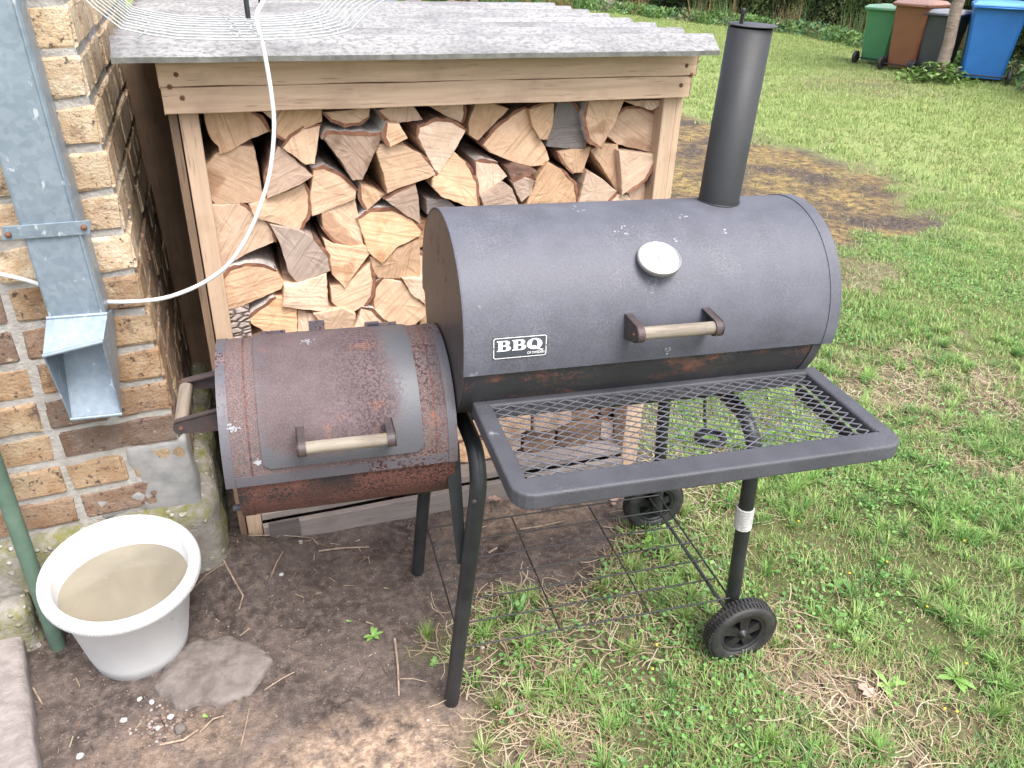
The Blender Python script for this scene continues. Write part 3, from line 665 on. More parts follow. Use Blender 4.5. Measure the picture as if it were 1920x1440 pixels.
mb = MB(); mb.box((.002, .030, -.02), (.044, .115, HB+.09)); mb.build('corner_post', M['post'], shed, bevel=.003)
mb = MB(); mb.box((1.240, .030, -.02), (1.282, .115, HB+.09)); mb.build('corner_post', M['post'], shed, bevel=.003)
mb = MB(); mb.box((.002, .62, -.02), (.044, .70, HB+.05)); mb.build('corner_post', M['post'], shed, bevel=.003)
mb = MB(); mb.box((1.240, .62, -.02), (1.282, .70, HB+.05)); mb.build('corner_post', M['post'], shed, bevel=.003)
for k, (y0, y1) in enumerate([(.034, .17), (.178, .30), (.308, .44), (.448, .57), (.578, .70)]):
    for x0 in (-.020, 1.284):
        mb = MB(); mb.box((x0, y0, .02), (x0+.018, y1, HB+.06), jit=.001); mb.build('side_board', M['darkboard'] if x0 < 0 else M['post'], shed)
mb = MB(); mb.box((-.15, .70, .02), (1.284, .72, HB+.10)); mb.build('back_panel', M['darkboard'], shed)  # runs on past the left post as added filler, to darken the gap
mb = MB(); bumpy_board(mb, (.046, .012, -.01), (1.238, .034, .062), 3); mb.build('base_board', M['greyboard'], shed, bevel=.002)
mb = MB(); bumpy_board(mb, (.046, .036, .070), (1.238, .15, .092), 4); mb.build('floor_board', M['greyboard'], shed, bevel=.002)
for k in range(3): mb = MB(); mb.box((.046, .16+.15*k, .070), (1.238, .30+.15*k, .092)); mb.build('floor_board', M['greyboard'], shed)
mb = MB(); mb.box((.062, .003, .012), (.150, .012, .078)); mb.build('patch_board', M['greyboard2'], shed)
# corrugated sheet: waves run along x, profile in y
def roof():
    per = .152; ny = 8*12; y0 = -.085; zc = 1.388; am = .0235; V = []; fs = []; xs = np.linspace(-.102, 1.318, 40); th = .011
    def prof(t): return zc+am*math.cos(2*math.pi*(t-.052)/per)-.002*t
    Y = [y0+i*per/12 for i in range(ny+1)]
    for s in (0, 1):
        for i, y in enumerate(Y):
            for x in xs:
                e = .0012*mnoise.noise(Vector((x*9, y*30, 0))); V.append((x+(.004*mnoise.noise(Vector((y*25, 1 if x > .5 else 5, 0))) if x in (xs[0], xs[-1]) else 0), y, prof(y-y0)+e-s*th))
    nx = len(xs); k = nx*(ny+1)
    for i in range(ny):
        for j in range(nx-1):
            a = i*nx+j; fs.append((a, a+1, a+nx+1, a+nx)); fs.append((k+a, k+a+nx, k+a+nx+1, k+a+1))
        for j in (0, nx-1): a = i*nx+j; q = (a, a+nx, k+a+nx, k+a); fs.append(q if j == 0 else q[::-1])
    top = len(fs)
    for j in range(nx-1): a = j; fs.append((a, k+a, k+a+1, a+1)); a = ny*nx+j; fs.append((a, a+1, k+a+1, k+a))
    mb = MB(); mb.add(V, fs, 0, True)
    for q in range(top, len(mb.f)): mb.sm[q] = False; mb.m[q] = 1
    return mb.build('corrugated_sheet', [M['asb'], M['asbedge']], shed)
roof()
for x in (-.01, 1.26):
    mb = MB(); mb.box((x, .03, 1.338), (x+.04, 1.05, 1.366)); mb.build('rafter', M['board'], shed)
mb = MB(); mb.box((.03, .9, -.02), (.07, .94, 1.338)); mb.build('back_post', M['post'], shed); mb = MB(); mb.box((1.2, .9, -.02), (1.24, .94, 1.338)); mb.build('back_post', M['post'], shed)

# ------------------------------------------------------------------ logs
def Z4(p): return (360+p[0]/3, 160+p[1]/3)
def Z5(p): return (780+p[0]/3.4286, 160+p[1]/3.4286)
LG = 'split logs stacked in the wood shed'
def make_log(pts, barks, mat, y0, label, seed, bk='bark', depth=.33, xz=False):
    rnd = random.Random(seed)
    if not xz: pts = [(lambda q: (q[0], q[2]))(at(px, py, 1, y0)) for px, py in pts]
    n0 = len(pts); cx_ = sum(p[0] for p in pts)/n0; cz_ = sum(p[1] for p in pts)/n0; pts = [(cx_+(p[0]-cx_)*1.035, cz_+(p[1]-cz_)*1.035) for p in pts] if not xz else pts
    ar = sum(pts[i][0]*pts[(i+1) % n0][1]-pts[(i+1) % n0][0]*pts[i][1] for i in range(n0))
    # outline with sub points and small roughness
    out = []; own = []
    for i in range(n0):
        a = Vector(pts[i]); b = Vector(pts[(i+1) % n0]); L = (b-a).length; k = max(2, int(L/.012)); nn = Vector((-(b-a).y, (b-a).x))
        if L > 0: nn.normalize()
        for t in range(k):
            q = a+(b-a)*t/k
            if t: q = q+nn*rnd.uniform(-.0012, .0012)
            out.append(q); own.append(i)
    c = sum(out, Vector((0, 0)))/len(out); n = len(out); root = thing('firewood_log', label, 'log', (c.x, y0, c.y), 0, LG)
    tx, tz = rnd.uniform(-.02, .02), rnd.uniform(-.02, .02)
    V = []; rings = [(.55, -.0005), (.97, 0), (1., .003), (1.0, depth*.5), (.97, depth)]
    sl = rnd.uniform(-.08, .08); sl2 = rnd.uniform(-.08, .08)
    V.append((0, -.0005, 0))
    for s, y in rings:
        for q in out:
            d = q-c; e = 0
            if y < .01: e = d.x*sl+d.y*sl2+rnd.uniform(-.0008, .0008)
            r_ = Vector((d.x, d.y))
            V.append((r_.x*s+(tx*y*2), y+e, r_.y*s+tz*y*2))
    fs = [(0, 1+(j+1) % n, 1+j) for j in range(n)]
    for i in range(len(rings)-1):
        for j in range(n): fs.append((1+i*n+j, 1+i*n+(j+1) % n, 1+(i+1)*n+(j+1) % n, 1+(i+1)*n+j))
    if ar < 0: pass
    else: fs = [f[::-1] for f in fs]
    fs = [f[::-1] for f in fs] if False else fs
    mb = MB(); mb.add(V, fs); mb.build('split_wood', M[mat], root)
    for (i0, i1) in barks:
        rng = [i for i in range(n) if (own[i] >= i0 and own[i] < i1)] if i1 > i0 else [i for i in range(n) if own[i] >= i0]+[i for i in range(n) if own[i] < i1]
        if not rng: continue
        idx = rng+[(rng[-1]+1) % n]; V = []; th = .0095 if bk == 'birch' else .0075
        sgn = 1 if ar > 0 else -1
        for q_i, i in enumerate(idx):
            p = out[i]-c; a_, b_ = out[i-1], out[(i+1) % n]; tn = (b_-a_).normalized(); nn = Vector((tn.y, -tn.x))*sgn
            e = p.x*sl+p.y*sl2; w_ = max(0,math.sin(math.pi*q_i/(len(idx)-1)))**.4 if len(idx) > 1 else 1; T = th*(.45+.55*w_)*rnd.uniform(.7, 1.25)
            V += [(p.x-nn.x*.001, e-.001, p.y-nn.y*.001), (p.x+nn.x*T, e-.002+rnd.uniform(-.002, .003), p.y+nn.y*T), (p.x+nn.x*T+tx*.6, depth, p.y+nn.y*T+tz*.6), (p.x+tx*.6, depth, p.y+tz*.6)]
        fs = []
        for k in range(len(idx)-1):
            for j in range(4): fs.append((k*4+j, (k+1)*4+j, (k+1)*4+(j+1) % 4, k*4+(j+1) % 4))
        fs += [(0, 1, 2, 3), tuple(len(V)-4+q for q in (3, 2, 1, 0))]
        mb = MB(); mb.add(V, fs)
        for q in range(len(mb.f)): mb.m[q] = 1 if q % 4 == 0 and q < (len(idx)-1)*4 else 0
        mb.build('bark', [M[bk], M['bast']], root)
    return root
LOGS = [
 (Z4, [(70,160),(320,148),(380,190),(430,262),(330,300),(215,365),(155,385),(150,340),(110,300),(85,240)], [(1,3)], 'log', 'bark', 'wide pale log in the top left corner of the stack'),
 (Z4, [(395,145),(500,138),(470,195),(440,185)], [], 'log', 'bark', 'small wedge log touching the header behind the cable'),
 (Z4, [(505,140),(728,133),(728,205),(640,240),(540,312),(480,275),(470,205)], [(4,6)], 'log', 'bark', 'pale square-cut log right of the cable under the header board'),
 (Z4, [(720,230),(690,440),(640,445),(512,350),(560,290),(630,248)], [(3,6)], 'log', 'bark', 'pale fan-shaped log with arched dark bark, second row, right of the cable'),
 (Z4, [(740,150),(1000,130),(995,175),(940,210),(860,215),(790,190)], [(2,6)], 'log', 'bark', 'half-round log hanging curved side down under the header board'),
 (Z4, [(745,305),(770,275),(900,285),(1055,282),(1055,310),(960,530),(905,535),(850,440)], [(0,4)], 'loggrey', 'birch', 'greyish V-shaped log with white birch bark on top'),
 (Z4, [(1050,140),(1130,122),(1245,116),(1296,193),(1130,213)], [(4,5)], 'log', 'birch', 'short pale log under the header right of the half-round one'),
 (Z4, [(1100,215),(1165,217),(1212,298),(1118,347),(1092,290)], [(3,5)], 'log', 'birch', 'small pale log wedged beside the greyish V-shaped log'),
 (Z4, [(85,450),(140,390),(240,342),(345,355),(365,440),(398,630),(395,655),(133,668),(100,620),(75,560)], [(8,10)], 'log', 'bark', 'big rounded pale log with a dry leaf-shaped mark at the left post'),
 (Z4, [(480,350),(510,358),(675,510),(600,560),(425,635),(415,560),(440,450)], [(5,7)], 'loggrey', 'bark', 'pinkish wedge log directly behind the cable, above the orange fan log'),
 (Z4, [(325,668),(560,592),(630,562),(655,620),(650,720),(600,815),(480,775),(355,740)], [(2,5)], 'log', 'bark', 'orange-tinted fan log with dark bark on its right side'),
 (Z4, [(685,480),(740,470),(830,510),(920,590),(915,635),(740,715),(680,738),(670,650)], [(0,3)], 'log', 'birch', 'pale quarter log under a strip of white birch bark, middle of the left half'),
 (Z4, [(950,560),(1090,612),(990,700),(955,640)], [(2,4)], 'log', 'birch', 'small triangular log between two birch logs'),
 (Z4, [(1060,330),(1180,340),(1290,390),(1365,480),(1370,505),(1330,525),(1180,570),(1100,606),(1080,500),(1040,380)], [(2,4)], 'log', 'bark', 'broad pale log with a brown knot mark, left of the large dark-barked wedge'),
 (Z4, [(1085,640),(1255,557),(1275,640),(1285,780),(1190,720)], [(0,1)], 'loggrey', 'bark', 'pinkish log just above the left shoulder of the grill lid'),
 (Z4, [(105,677),(270,672),(400,760),(450,830),(462,885),(300,950),(150,1030),(110,900),(100,760)], [(1,4)], 'log', 'bark', 'large brown-stained log against the left post'),
 (Z4, [(445,790),(600,818),(680,860),(760,960),(775,1040),(700,1070),(600,1113),(545,1050),(500,900)], [(2,4)], 'loggrey', 'bark', 'coarse greyish log below the orange fan log'),
 (Z4, [(735,710),(915,642),(945,760),(960,897),(880,898),(800,865),(740,800)], [(3,6)], 'log', 'bark', 'pale log with a curved brown bark rim at its lower left'),
 (Z4, [(940,757),(1010,715),(1130,710),(1240,760),(1288,820),(1280,845),(1150,910),(1070,1000),(990,930)], [(0,4)], 'log', 'birch', 'large fan log under white bark beside the grill lid'),
 (Z4, [(745,872),(800,897),(900,912),(965,902),(1008,940),(900,1080),(860,1135),(790,1060)], [], 'log', 'bark', 'pale log tapering to a point under the curved-rim log'),
 (Z4, [(1005,970),(1180,910),(1275,865),(1283,1080),(1100,1086),(1045,1080),(1005,1020)], [], 'log', 'bark', 'wedge log half hidden behind the left end of the lid'),
 (Z4, [(160,1180),(165,1110),(220,1040),(300,1015),(400,1025),(470,1050),(520,1120),(500,1150),(330,1220),(205,1272)], [(0,5)], 'log', 'birch', 'half-round birch log with white bark on top, low at the left post'),
 (Z4, [(522,1130),(600,1117),(755,1067),(765,1260),(740,1272),(600,1255),(512,1240)], [], 'log', 'bark', 'clean pale square log right of the half-round birch log'),
 (Z4, [(785,1140),(870,1120),(1000,1010),(1015,1100),(1005,1180),(960,1240),(880,1290),(790,1220)], [(2,5)], 'log', 'birch', 'slanting log with white bark on its right, low in the stack'),
 (Z4, [(1080,1090),(1180,1110),(1310,1245),(1310,1290),(1245,1350),(1130,1340),(1040,1290),(1025,1230),(1040,1140)], [(6,9)], 'log', 'birch', 'log with a birch bark left rim just above the firebox'),
 (Z4, [(1185,1087),(1330,1090),(1330,1240),(1240,1180)], [], 'log', 'bark', 'slim log squeezed between firebox and grill lid'),
 (Z4, [(170,1267),(320,1242),(335,1410),(180,1430)], [], 'crackbark', 'bark', 'log showing its cracked grey bark at the lower left'),
 (Z4, [(330,1310),(475,1200),(585,1200),(590,1380),(540,1390),(400,1380),(335,1340)], [(0,1)], 'log', 'birch', 'pale log with a curl of white bark above the firebox left end'),
 (Z4, [(597,1265),(680,1290),(715,1330),(720,1420),(595,1420)], [], 'log', 'bark', 'narrow pale log above the firebox hinge'),
 (Z4, [(687,1288),(850,1255),(918,1290),(900,1400),(724,1400),(718,1330)], [], 'log', 'bark', 'flat pale log right of the firebox hinge tab'),
 (Z4, [(960,1255),(1010,1270),(1080,1340),(1085,1380),(905,1380)], [(0,2)], 'log', 'birch', 'small dark-mottled log with a birch rim above the firebox'),
 (Z5, [(80,130),(300,120),(305,180),(290,240),(180,190)], [(1,3)], 'log', 'bark', 'slanted pale log under the header above the dark-barked wedge'),
 (Z5, [(10,330),(20,270),(130,230),(230,240),(318,295),(250,420),(150,572),(120,540),(60,420)], [(0,4)], 'log', 'bark', 'large pointed wedge log with thick brown bark arching over it'),
 (Z5, [(385,118),(500,118),(592,152),(480,270),(400,355),(345,320),(340,250),(360,180)], [], 'log', 'bark', 'pale quarter log between the thick-barked wedge and the great fan log'),
 (Z5, [(435,380),(520,280),(640,185),(700,150),(722,165),(760,290),(830,400),(855,475),(830,515),(740,520),(600,480),(480,430)], [(0,3)], 'log', 'bark', 'great fan-shaped log in the middle of the top rows with a frayed lower edge'),
 (Z5, [(724,155),(850,118),(888,120),(880,260),(850,350),(800,345),(750,260)], [(0,1)], 'log', 'bark', 'narrow pale log between the great fan log and the grey one'),
 (Z5, [(905,108),(990,105),(1050,190),(1085,300),(1080,405),(960,405),(845,390),(870,250)], [(1,4)], 'greyest', 'bark', 'weathered grey log, the greyest in the stack'),
 (Z5, [(1110,100),(1335,95),(1280,240),(1200,400),(1120,340),(1090,220)], [(3,6)], 'log', 'birch', 'tall pale log with whitish bark right of the grey log'),
 (Z5, [(1240,330),(1280,220),(1360,155),(1460,150),(1560,210),(1588,270),(1562,445),(1420,405),(1300,380)], [(1,5)], 'log', 'bark', 'round-topped large log beside the right post'),
 (Z5, [(1335,100),(1590,95),(1585,120),(1520,160),(1410,130)], [], 'log', 'bark', 'sliver of a log under the header at the right post'),
 (Z5, [(110,600),(200,480),(240,430),(320,500),(385,620),(395,780),(330,775),(160,710),(105,650)], [(3,5)], 'log', 'bark', 'log with a dark wet stain just above the grill lid'),
 (Z5, [(385,490),(520,507),(585,585),(500,650),(405,710),(390,620)], [(0,1)], 'log', 'birch', 'pale log with white bark on its top edge in the middle rows'),
 (Z5, [(415,712),(560,622),(620,670),(660,768),(440,785)], [], 'loggrey', 'bark', 'pinkish grey fan log touching the grill lid'),
 (Z5, [(585,530),(640,500),(760,540),(780,560),(700,590),(620,615)], [], 'barkend', 'bark', 'log turned with its reddish bark outwards below the great fan log'),
 (Z5, [(620,625),(700,588),(765,610),(740,700),(680,750),(650,700)], [(0,2)], 'loggrey', 'bark', 'small round greyish log below the bark-faced one'),
 (Z5, [(850,497),(940,550),(1020,640),(1035,775),(700,785),(780,600)], [(1,3)], 'log', 'bark', 'broad log with sawing lines and a damp foot, right of the small round log'),
 (Z5, [(915,430),(1000,410),(1128,400),(1100,480),(1075,560),(1010,560),(950,490)], [(5,7)], 'log', 'bark', 'small log with a hanging reddish bark strip under the grey log'),
 (Z5, [(1130,422),(1210,387),(1300,387),(1300,690),(1285,670),(1200,530)], [], 'log', 'bark', 'upright narrow wedge log in the right third'),
 (Z5, [(1310,427),(1540,452),(1530,500),(1470,600),(1350,680),(1320,705),(1318,560)], [(1,4)], 'log', 'bark', 'quarter log with dark rim beneath the round-topped log'),
 (Z5, [(1100,550),(1190,600),(1290,680),(1210,770),(1040,775)], [(2,3)], 'log', 'bark', 'triangular log resting just above the lid in the right third'),
 (Z5, [(1365,690),(1470,620),(1490,735),(1480,780),(1390,780)], [], 'log', 'bark', 'lowest visible log at the right post'),
 (Z5, [(1300,705),(1360,705),(1385,742),(1380,790),(1210,790)], [], 'log', 'bark', 'small dark-footed log left of the lowest right log'),
 (Z5, [(70,735),(200,732),(258,785),(255,830),(75,830)], [], 'greyest', 'bark', 'flat grey log end peeping over the left end of the lid'),
]
M['greyest'] = log_mat('silver_grey_wood', ((.24, .20, .19), (.31, .265, .25), (.2, .15, .13), (.17, .135, .125)))
M['barkend'] = M['bark']
for i, (Z, pts, bks, mat, bk_, lb) in enumerate(LOGS):
    y0 = .058+random.Random(i*7).uniform(-.012, .02)+(0 if 'V-shaped' not in lb else -.02)
    make_log([Z(p) for p in pts], bks, mat, y0, lb, i, bk_)
# the part of the stack behind the grill
def stack_fill():
    zs = [.095, .185, .285, .385, .475, .57, .66, .75, .845, .94, .985]; k = 0; rnd = random.Random(5)
    for r_ in range(len(zs)-2):
        z0, z1 = zs[r_], zs[r_+1]; x = .05 if z0 < .60 else .48
        while x < 1.21:
            w_ = rnd.uniform(.10, .17); x1 = min(x+w_, 1.236)
            pts = [(x+.004, z0+rnd.uniform(0, .012)), ((x+x1)/2, z0-rnd.uniform(0, .006)), (x1-.004, z0+rnd.uniform(0, .014)), (x1-.003, z1-rnd.uniform(.004, .03)), ((x+x1)/2+rnd.uniform(-.02, .02), z1-rnd.uniform(0, .006)), (x+.003, z1-rnd.uniform(.004, .03))]
            X, Y_, _ = proj(((x+x1)/2, .09, (z0+z1)/2))
            side = 'under the firebox' if X < 700 else ('behind the barrel and shelf mesh' if X < 1000 else 'near the right post behind the shelf mesh')
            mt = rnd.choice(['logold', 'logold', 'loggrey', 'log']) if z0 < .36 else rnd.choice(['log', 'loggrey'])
            hidden = not (.64 < x < 1.24 and z0 < .3)
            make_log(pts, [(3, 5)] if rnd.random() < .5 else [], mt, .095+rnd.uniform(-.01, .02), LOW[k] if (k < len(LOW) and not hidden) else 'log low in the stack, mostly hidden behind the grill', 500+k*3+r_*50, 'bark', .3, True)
            if not hidden: k += 1
            x = x1
LOW = ['brown old log at floor level right of the front left grill leg', 'pale round-ringed log beside the bend of the front left leg', 'dark square log seen through the left of the shelf mesh', 'brown log end seen through the mesh, bottom row middle', 'old log in the bottom row seen through the mesh near the right post', 'old log of the second row behind the left shelf corner', 'second-row log end seen through the middle of the mesh', 'second-row log next to the right post behind the mesh', 'log above the bottom rows directly behind the barrel belly', 'log behind the barrel belly further right', 'third-row log at the right post behind the mesh']
stack_fill()

# ------------------------------------------------------------------ wire rack on the roof, cable
ZR = 1.425
rk = thing('wire_rack', 'old pale wire rack with upturned ends lying on the corrugated roof', 'wire rack', tuple(at(420, 30, 2, ZR)))
ro = Vector(rk.location); f0 = at(250, 47, 2, ZR); f1 = at(585, 38, 2, ZR)
yA = -.19
for k in range(10):
    y = yA+.054*k; P = []
    xl, xr = -.045, .345
    sag = .006
    P += [(xl-.115, y, ZR+.115-.003*k), (xl-.06, y, ZR+.05), (xl-.02, y, ZR+.014), (xl+.03, y, ZR+.003)]
    for t in (.2, .4, .6, .8): P.append((xl+(xr-xl)*t, y-.008*math.sin(math.pi*t), ZR-sag*math.sin(math.pi*t)))
    P += [(xr-.02, y, ZR+.002), (xr+.02, y, ZR+.012), (xr+.055, y, ZR+.045), (xr+.14, y, ZR+.10-.003*k)]
    mb = MB(); mb.tube([Vector(p)-ro for p in P], .0015, 6); mb.build('long_wire', M['wire'], rk)
for x in (-.035, .14, .18, .335):
    mb = MB(); mb.tube([Vector((x+(.01*math.sin(k*2)), yA+.054*k, ZR+.002+.001*(k % 2)))-ro for k in range(10)], .0016, 5); mb.build('cross_wire', M['wire'], rk)
rod = Vector(at(467, 38, 2, ZR)); mb = MB(); mb.tube([rod-ro+Vector((0, .02, .002)), rod-ro+Vector((-.004, .03, .40))], .006, 10); mb.build('rod', M['pipe'], rk)
rod2 = Vector(at(488, 6, 2, ZR)); mb = MB(); mb.tube([rod2-ro, rod2-ro+Vector((0, .02, .35))], .005, 10); mb.build('rod', M['pipe'], rk)
pts = [at(520, -60, 1, -.12), at(492, 5, 1, -.14), at(483, 22, 1, -.145), at(482, 42, 1, -.15), at(496, 100, 1, -.15), at(508, 170, 1, -.15), at(514, 235, 1, -.15), at(508, 310, 1, -.15), at(495, 365, 1, -.15), at(470, 430, 1, -.15), at(435, 488, 1, -.15), at(395, 522, 1, -.145), at(345, 547, 1, -.14), at(290, 562, 1, -.135), at(205, 566, 1, -.128), at(140, 556, 1, -.124), at(65, 530, 1, -.124), at(0, 514, 1, -.124), at(-90, 500, 1, -.124)]
def smooth(P, n=4):
    P = [Vector(p) for p in P]; o = []
    for i in range(len(P)-1):
        p0, p1, p2, p3 = P[max(i-1, 0)], P[i], P[i+1], P[min(i+2, len(P)-1)]
        for k in range(n):
            t = k/n; o.append(.5*((2*p1)+(p2-p0)*t+(2*p0-5*p1+4*p2-p3)*t*t+(3*p1-p0-3*p2+p3)*t**3))
    return o+[P[-1]]
mb = MB(); mb.tube(smooth(pts), .0046, 10); tag(mb.build('cable', M['cable']), 'white cable drooping from the roof across the logs and behind the downpipe', 'cable')

# ------------------------------------------------------------------ the grill
GM = Matrix.Rotation(-.0712, 4, 'Z') @ Matrix.Rotation(.0207, 4, 'X') @ Matrix.Rotation(.0147, 4, 'Y')
gr = thing('barbecue_grill', 'black offset barrel smoker grill with a rusty firebox, chimney and mesh shelf', 'grill')
gr.matrix_world = Matrix.Translation((.5645, -.6193, 0)) @ GM
BV, BW, BR = .1242, .9247, .2147
def cyl_pt(u, ang, r, v0, w0): a = R(ang); return (u, v0-r*math.cos(a), w0+r*math.sin(a))
def shell(u0, u1, a0, a1, r, v0, w0, th=.003, na=40, nu=8, mb=None, mi=0):
    mb = mb or MB(); V = []; fs = []
    for s, rr in ((0, r), (1, r-th)):
        for i in range(nu+1):
            for j in range(na+1): V.append(cyl_pt(u0+(u1-u0)*i/nu, a0+(a1-a0)*j/na, rr, v0, w0))
    k = (nu+1)*(na+1); m_ = na+1
    for i in range(nu):
        for j in range(na): a = i*m_+j; fs.append((a, a+1, a+m_+1, a+m_)); fs.append((k+a, k+a+m_, k+a+m_+1, k+a+1))
    fs = [f[::-1] for f in fs]
    mb.add(V, fs, mi, True); e = []
    for i in range(nu):
        for j in (0, na): a = i*m_+j; q = (a, a+m_, k+a+m_, k+a); e.append(q if j else q[::-1])
    for j in range(na):
        for i in (0, nu): a = i*m_+j; q = (a, a+1, k+a+1, k+a); e.append(q[::-1] if i else q)
    mb.add(V, e, mi, False)
    return mb
def disc(u, a0, a1, r, v0, w0, th=.003, sgn=-1, n=48):
    """flat end plate (segment of the circle between the angles), thickness along u"""
    mb = MB(); P = [cyl_pt(u, a0+(a1-a0)*j/n, r, v0, w0) for j in range(n+1 if abs(a1-a0) < 359 else n)]; Q = [(p[0]+sgn*th, p[1], p[2]) for p in P]; m_ = len(P)
    f1 = tuple(range(m_)); f2 = tuple(range(m_, 2*m_))
    fs = [f1, f2[::-1]]+[(j, m_+j, m_+(j+1) % m_, (j+1) % m_) for j in range(m_)]
    if sgn > 0: fs = [f[::-1] for f in fs]
    mb.add(P+Q, fs); return mb
body = shell(-.122, .652, -188, 172, .207, BV, BW, .003, 64, 10).build('barrel_body', M['body'], gr)
disc(-.122, 0, 360, .206, BV, BW, .003, -1).build('end_plate', M['endcap'], gr); disc(.652, 0, 360, .206, BV, BW, .003, 1).build('end_plate', M['endcap'], gr)
shell(.632, .6535, -186, -9, .2095, BV, BW, .002, 40, 2).build('belly_band', M['frame'], gr)
lid = shell(-.1275, .6705, -8.3, 165, BR, BV, BW, .003, 56, 16).build('lid', M['lid'], gr)
disc(-.126, -8.3, 188, BR-.003, BV, BW, .003, -1).build('lid_end', M['endcap'], gr)
disc(.668, -8.3, 188, BR-.003, BV, BW, .003, 1).build('lid_end', M['endcap'], gr)
shell(.6455, .6715, -8.5, 165, BR+.0018, BV, BW, .0018, 56, 2).build('lid_band', M['lid'], gr)
mb = MB(); mb.tube([cyl_pt(-.128, a, BR-.0005, BV, BW) for a in range(-8, 166, 3)], .0018, 6); mb.build('lid_edge', M['lid'], gr)
mb = MB()  # hinge pins behind
for u in (.02, .52): mb.box((u, .325, .93), (u+.05, .352, .985))
mb.build('hinge', M['frame'], gr)
# droppings and paint scuffs on the lid
for lu, lv, s in ((.145, 88, .020), (.215, 66, .026), (.315, 58, .016), (.36, 75, .02), (.285, -3, .010), (.43, 60, .010)):
    mb = MB(); rnd = random.Random(int(lu*1000))
    for k in range(9):
        du, da = rnd.gauss(0, s*.4), rnd.gauss(0, s*.4); q = rnd.uniform(.0006, .0026)
        V = [cyl_pt(lu+du+q*math.cos(t)*1.4, lv+math.degrees((da+q*math.sin(t))/BR), BR+.0004, BV, BW) for t in [k2*1.256+rnd.uniform(-.3, .3) for k2 in range(5)]]
        mb.add(V, [(4, 3, 2, 1, 0)])
    mb.build('scuff_mark', M['scuff'] if 'scuff' in M else M['chrome'], gr)
# gauge
n_ang = 44.3; cpt = Vector(cyl_pt(.2636, n_ang, BR, BV, BW)); nd = Vector((-.06, -math.cos(R(66)), math.sin(R(66)))).normalized(); cpt = cpt+Vector((0, -.006, .004))
Q = Vector((0, 0, 1)).rotation_difference(nd).to_matrix()
mb = MB(); mb.lathe([(.010, -.03), (.010, .001), (.0425, .002), (.0435, .0105), (.0425, .0125), (.040, .013), (.0385, .011)], 48, c=cpt, M=Q); gm = mb.build('gauge', M['chrome'], gr)
mb = MB(); mb.lathe([(.0388, .0108), (.02, .0112), (0.0001, .0113)], 48, c=cpt, M=Q); mb.build('dial', M['dialface'], gm)
mb = MB(); mb.lathe([(0.0001, .0135), (.0018, .0134), (.002, .0113)], 12, c=cpt, M=Q); mb.build('needle_hub', M['rope'], gm)
mb = MB()
for k in range(21):
    a = R(225-k*13.5); c_, s_ = math.cos(a), math.sin(a); r0, r1, q = (.028 if k % 5 == 0 else .031), .0345, .00035
    mb.add([cpt+Q @ Vector((c_*r+s_*t, s_*r-c_*t, .01165)) for r, t in ((r0, -q), (r0, q), (r1, q), (r1, -q))], [(0, 1, 2, 3)])
mb.add([cpt+Q @ Vector((x, y, .0122)) for x, y in ((-.001, -.004), (.001, -.004), (-.012, .022))], [(0, 1, 2)])
mb.build('dial_marks', M['chrome'], gm)
# badge
B0a, B1a, BU0, BU1 = .7, 12.0, -.0745, .0300
rb = BR+.0012; shell(BU0, BU1, B0a, B1a, rb, BV, BW, .0012, 8, 6)
bad = shell(BU0, BU1, B0a, B1a, rb, BV, BW, .0012, 8, 6).build('badge', M['badge'], gr)
HB_ = R(B1a-B0a)*BR
def decal(mb, verts, faces, dr=.0006):
    V = [cyl_pt(BU0+x, B0a+math.degrees(y/BR), rb+dr, BV, BW) for x, y in verts]; mb.add(V, faces)
mb = MB(); Wd = BU1-BU0
def rrect(x0, y0, x1, y1, r, n=5):
    P = []
    for cx, cy, a0 in ((x1-r, y0+r, -90), (x1-r, y1-r, 0), (x0+r, y1-r, 90), (x0+r, y0+r, 180)):
        for k in range(n+1): a = R(a0+90*k/n); P.append((cx+r*math.cos(a), cy+r*math.sin(a)))
    return P
o_ = rrect(.0008, .0008, Wd-.0008, HB_-.0008, .004); i_ = rrect(.0022, .0022, Wd-.0022, HB_-.0022, .003); n_ = len(o_)
decal(mb, o_+i_, [(j, (j+1) % n_, n_+(j+1) % n_, n_+j) for j in range(n_)]); mb.build('badge_border', M['letter'], bad)
def filled(splines):
    cu = bpy.data.curves.new('tmp', 'CURVE'); cu.dimensions = '2D'; cu.fill_mode = 'BOTH'
    for sp in splines:
        s = cu.splines.new('POLY'); s.points.add(len(sp)-1)
        for k, p in enumerate(sp): s.points[k].co = (p[0], p[1], 0, 1)
        s.use_cyclic_u = True
    ob = bpy.data.objects.new('tmp', cu); C.objects.link(ob); dg = bpy.context.evaluated_depsgraph_get(); me = ob.evaluated_get(dg).to_mesh()
    V = [(v.co.x, v.co.y, v.co.z) for v in me.vertices]; Fs = [tuple(p.vertices) for p in me.polygons]; nr = [p.normal.z for p in me.polygons]
    ob.evaluated_get(dg).to_mesh_clear(); bpy.data.objects.remove(ob); bpy.data.curves.remove(cu)
    return [(v[0], v[1]) for v in V], [f if z > 0 else f[::-1] for f, z in zip(Fs, nr)]
def arc(cx, cy, rx, ry, a0, a1, n=10): return [(cx+rx*math.cos(R(a0+(a1-a0)*k/n)), cy+ry*math.sin(R(a0+(a1-a0)*k/n))) for k in range(n+1)]
Bout = [(0, 0), (.62, 0)]+arc(.62, .27, .32, .27, -90, 70)+arc(.60, .76, .27, .24, -60, 90)+[(0, 1), (0, .90), (.10, .90), (.10, .10), (0, .10)]
Bh1 = [(.38, .10), (.50, .10)]+arc(.52, .28, .12, .17, -90, 90, 8)+[(.38, .46)]; Bh2 = [(.38, .56), (.48, .56)]+arc(.50, .73, .10, .16, -90, 90, 8)+[(.38, .90)]
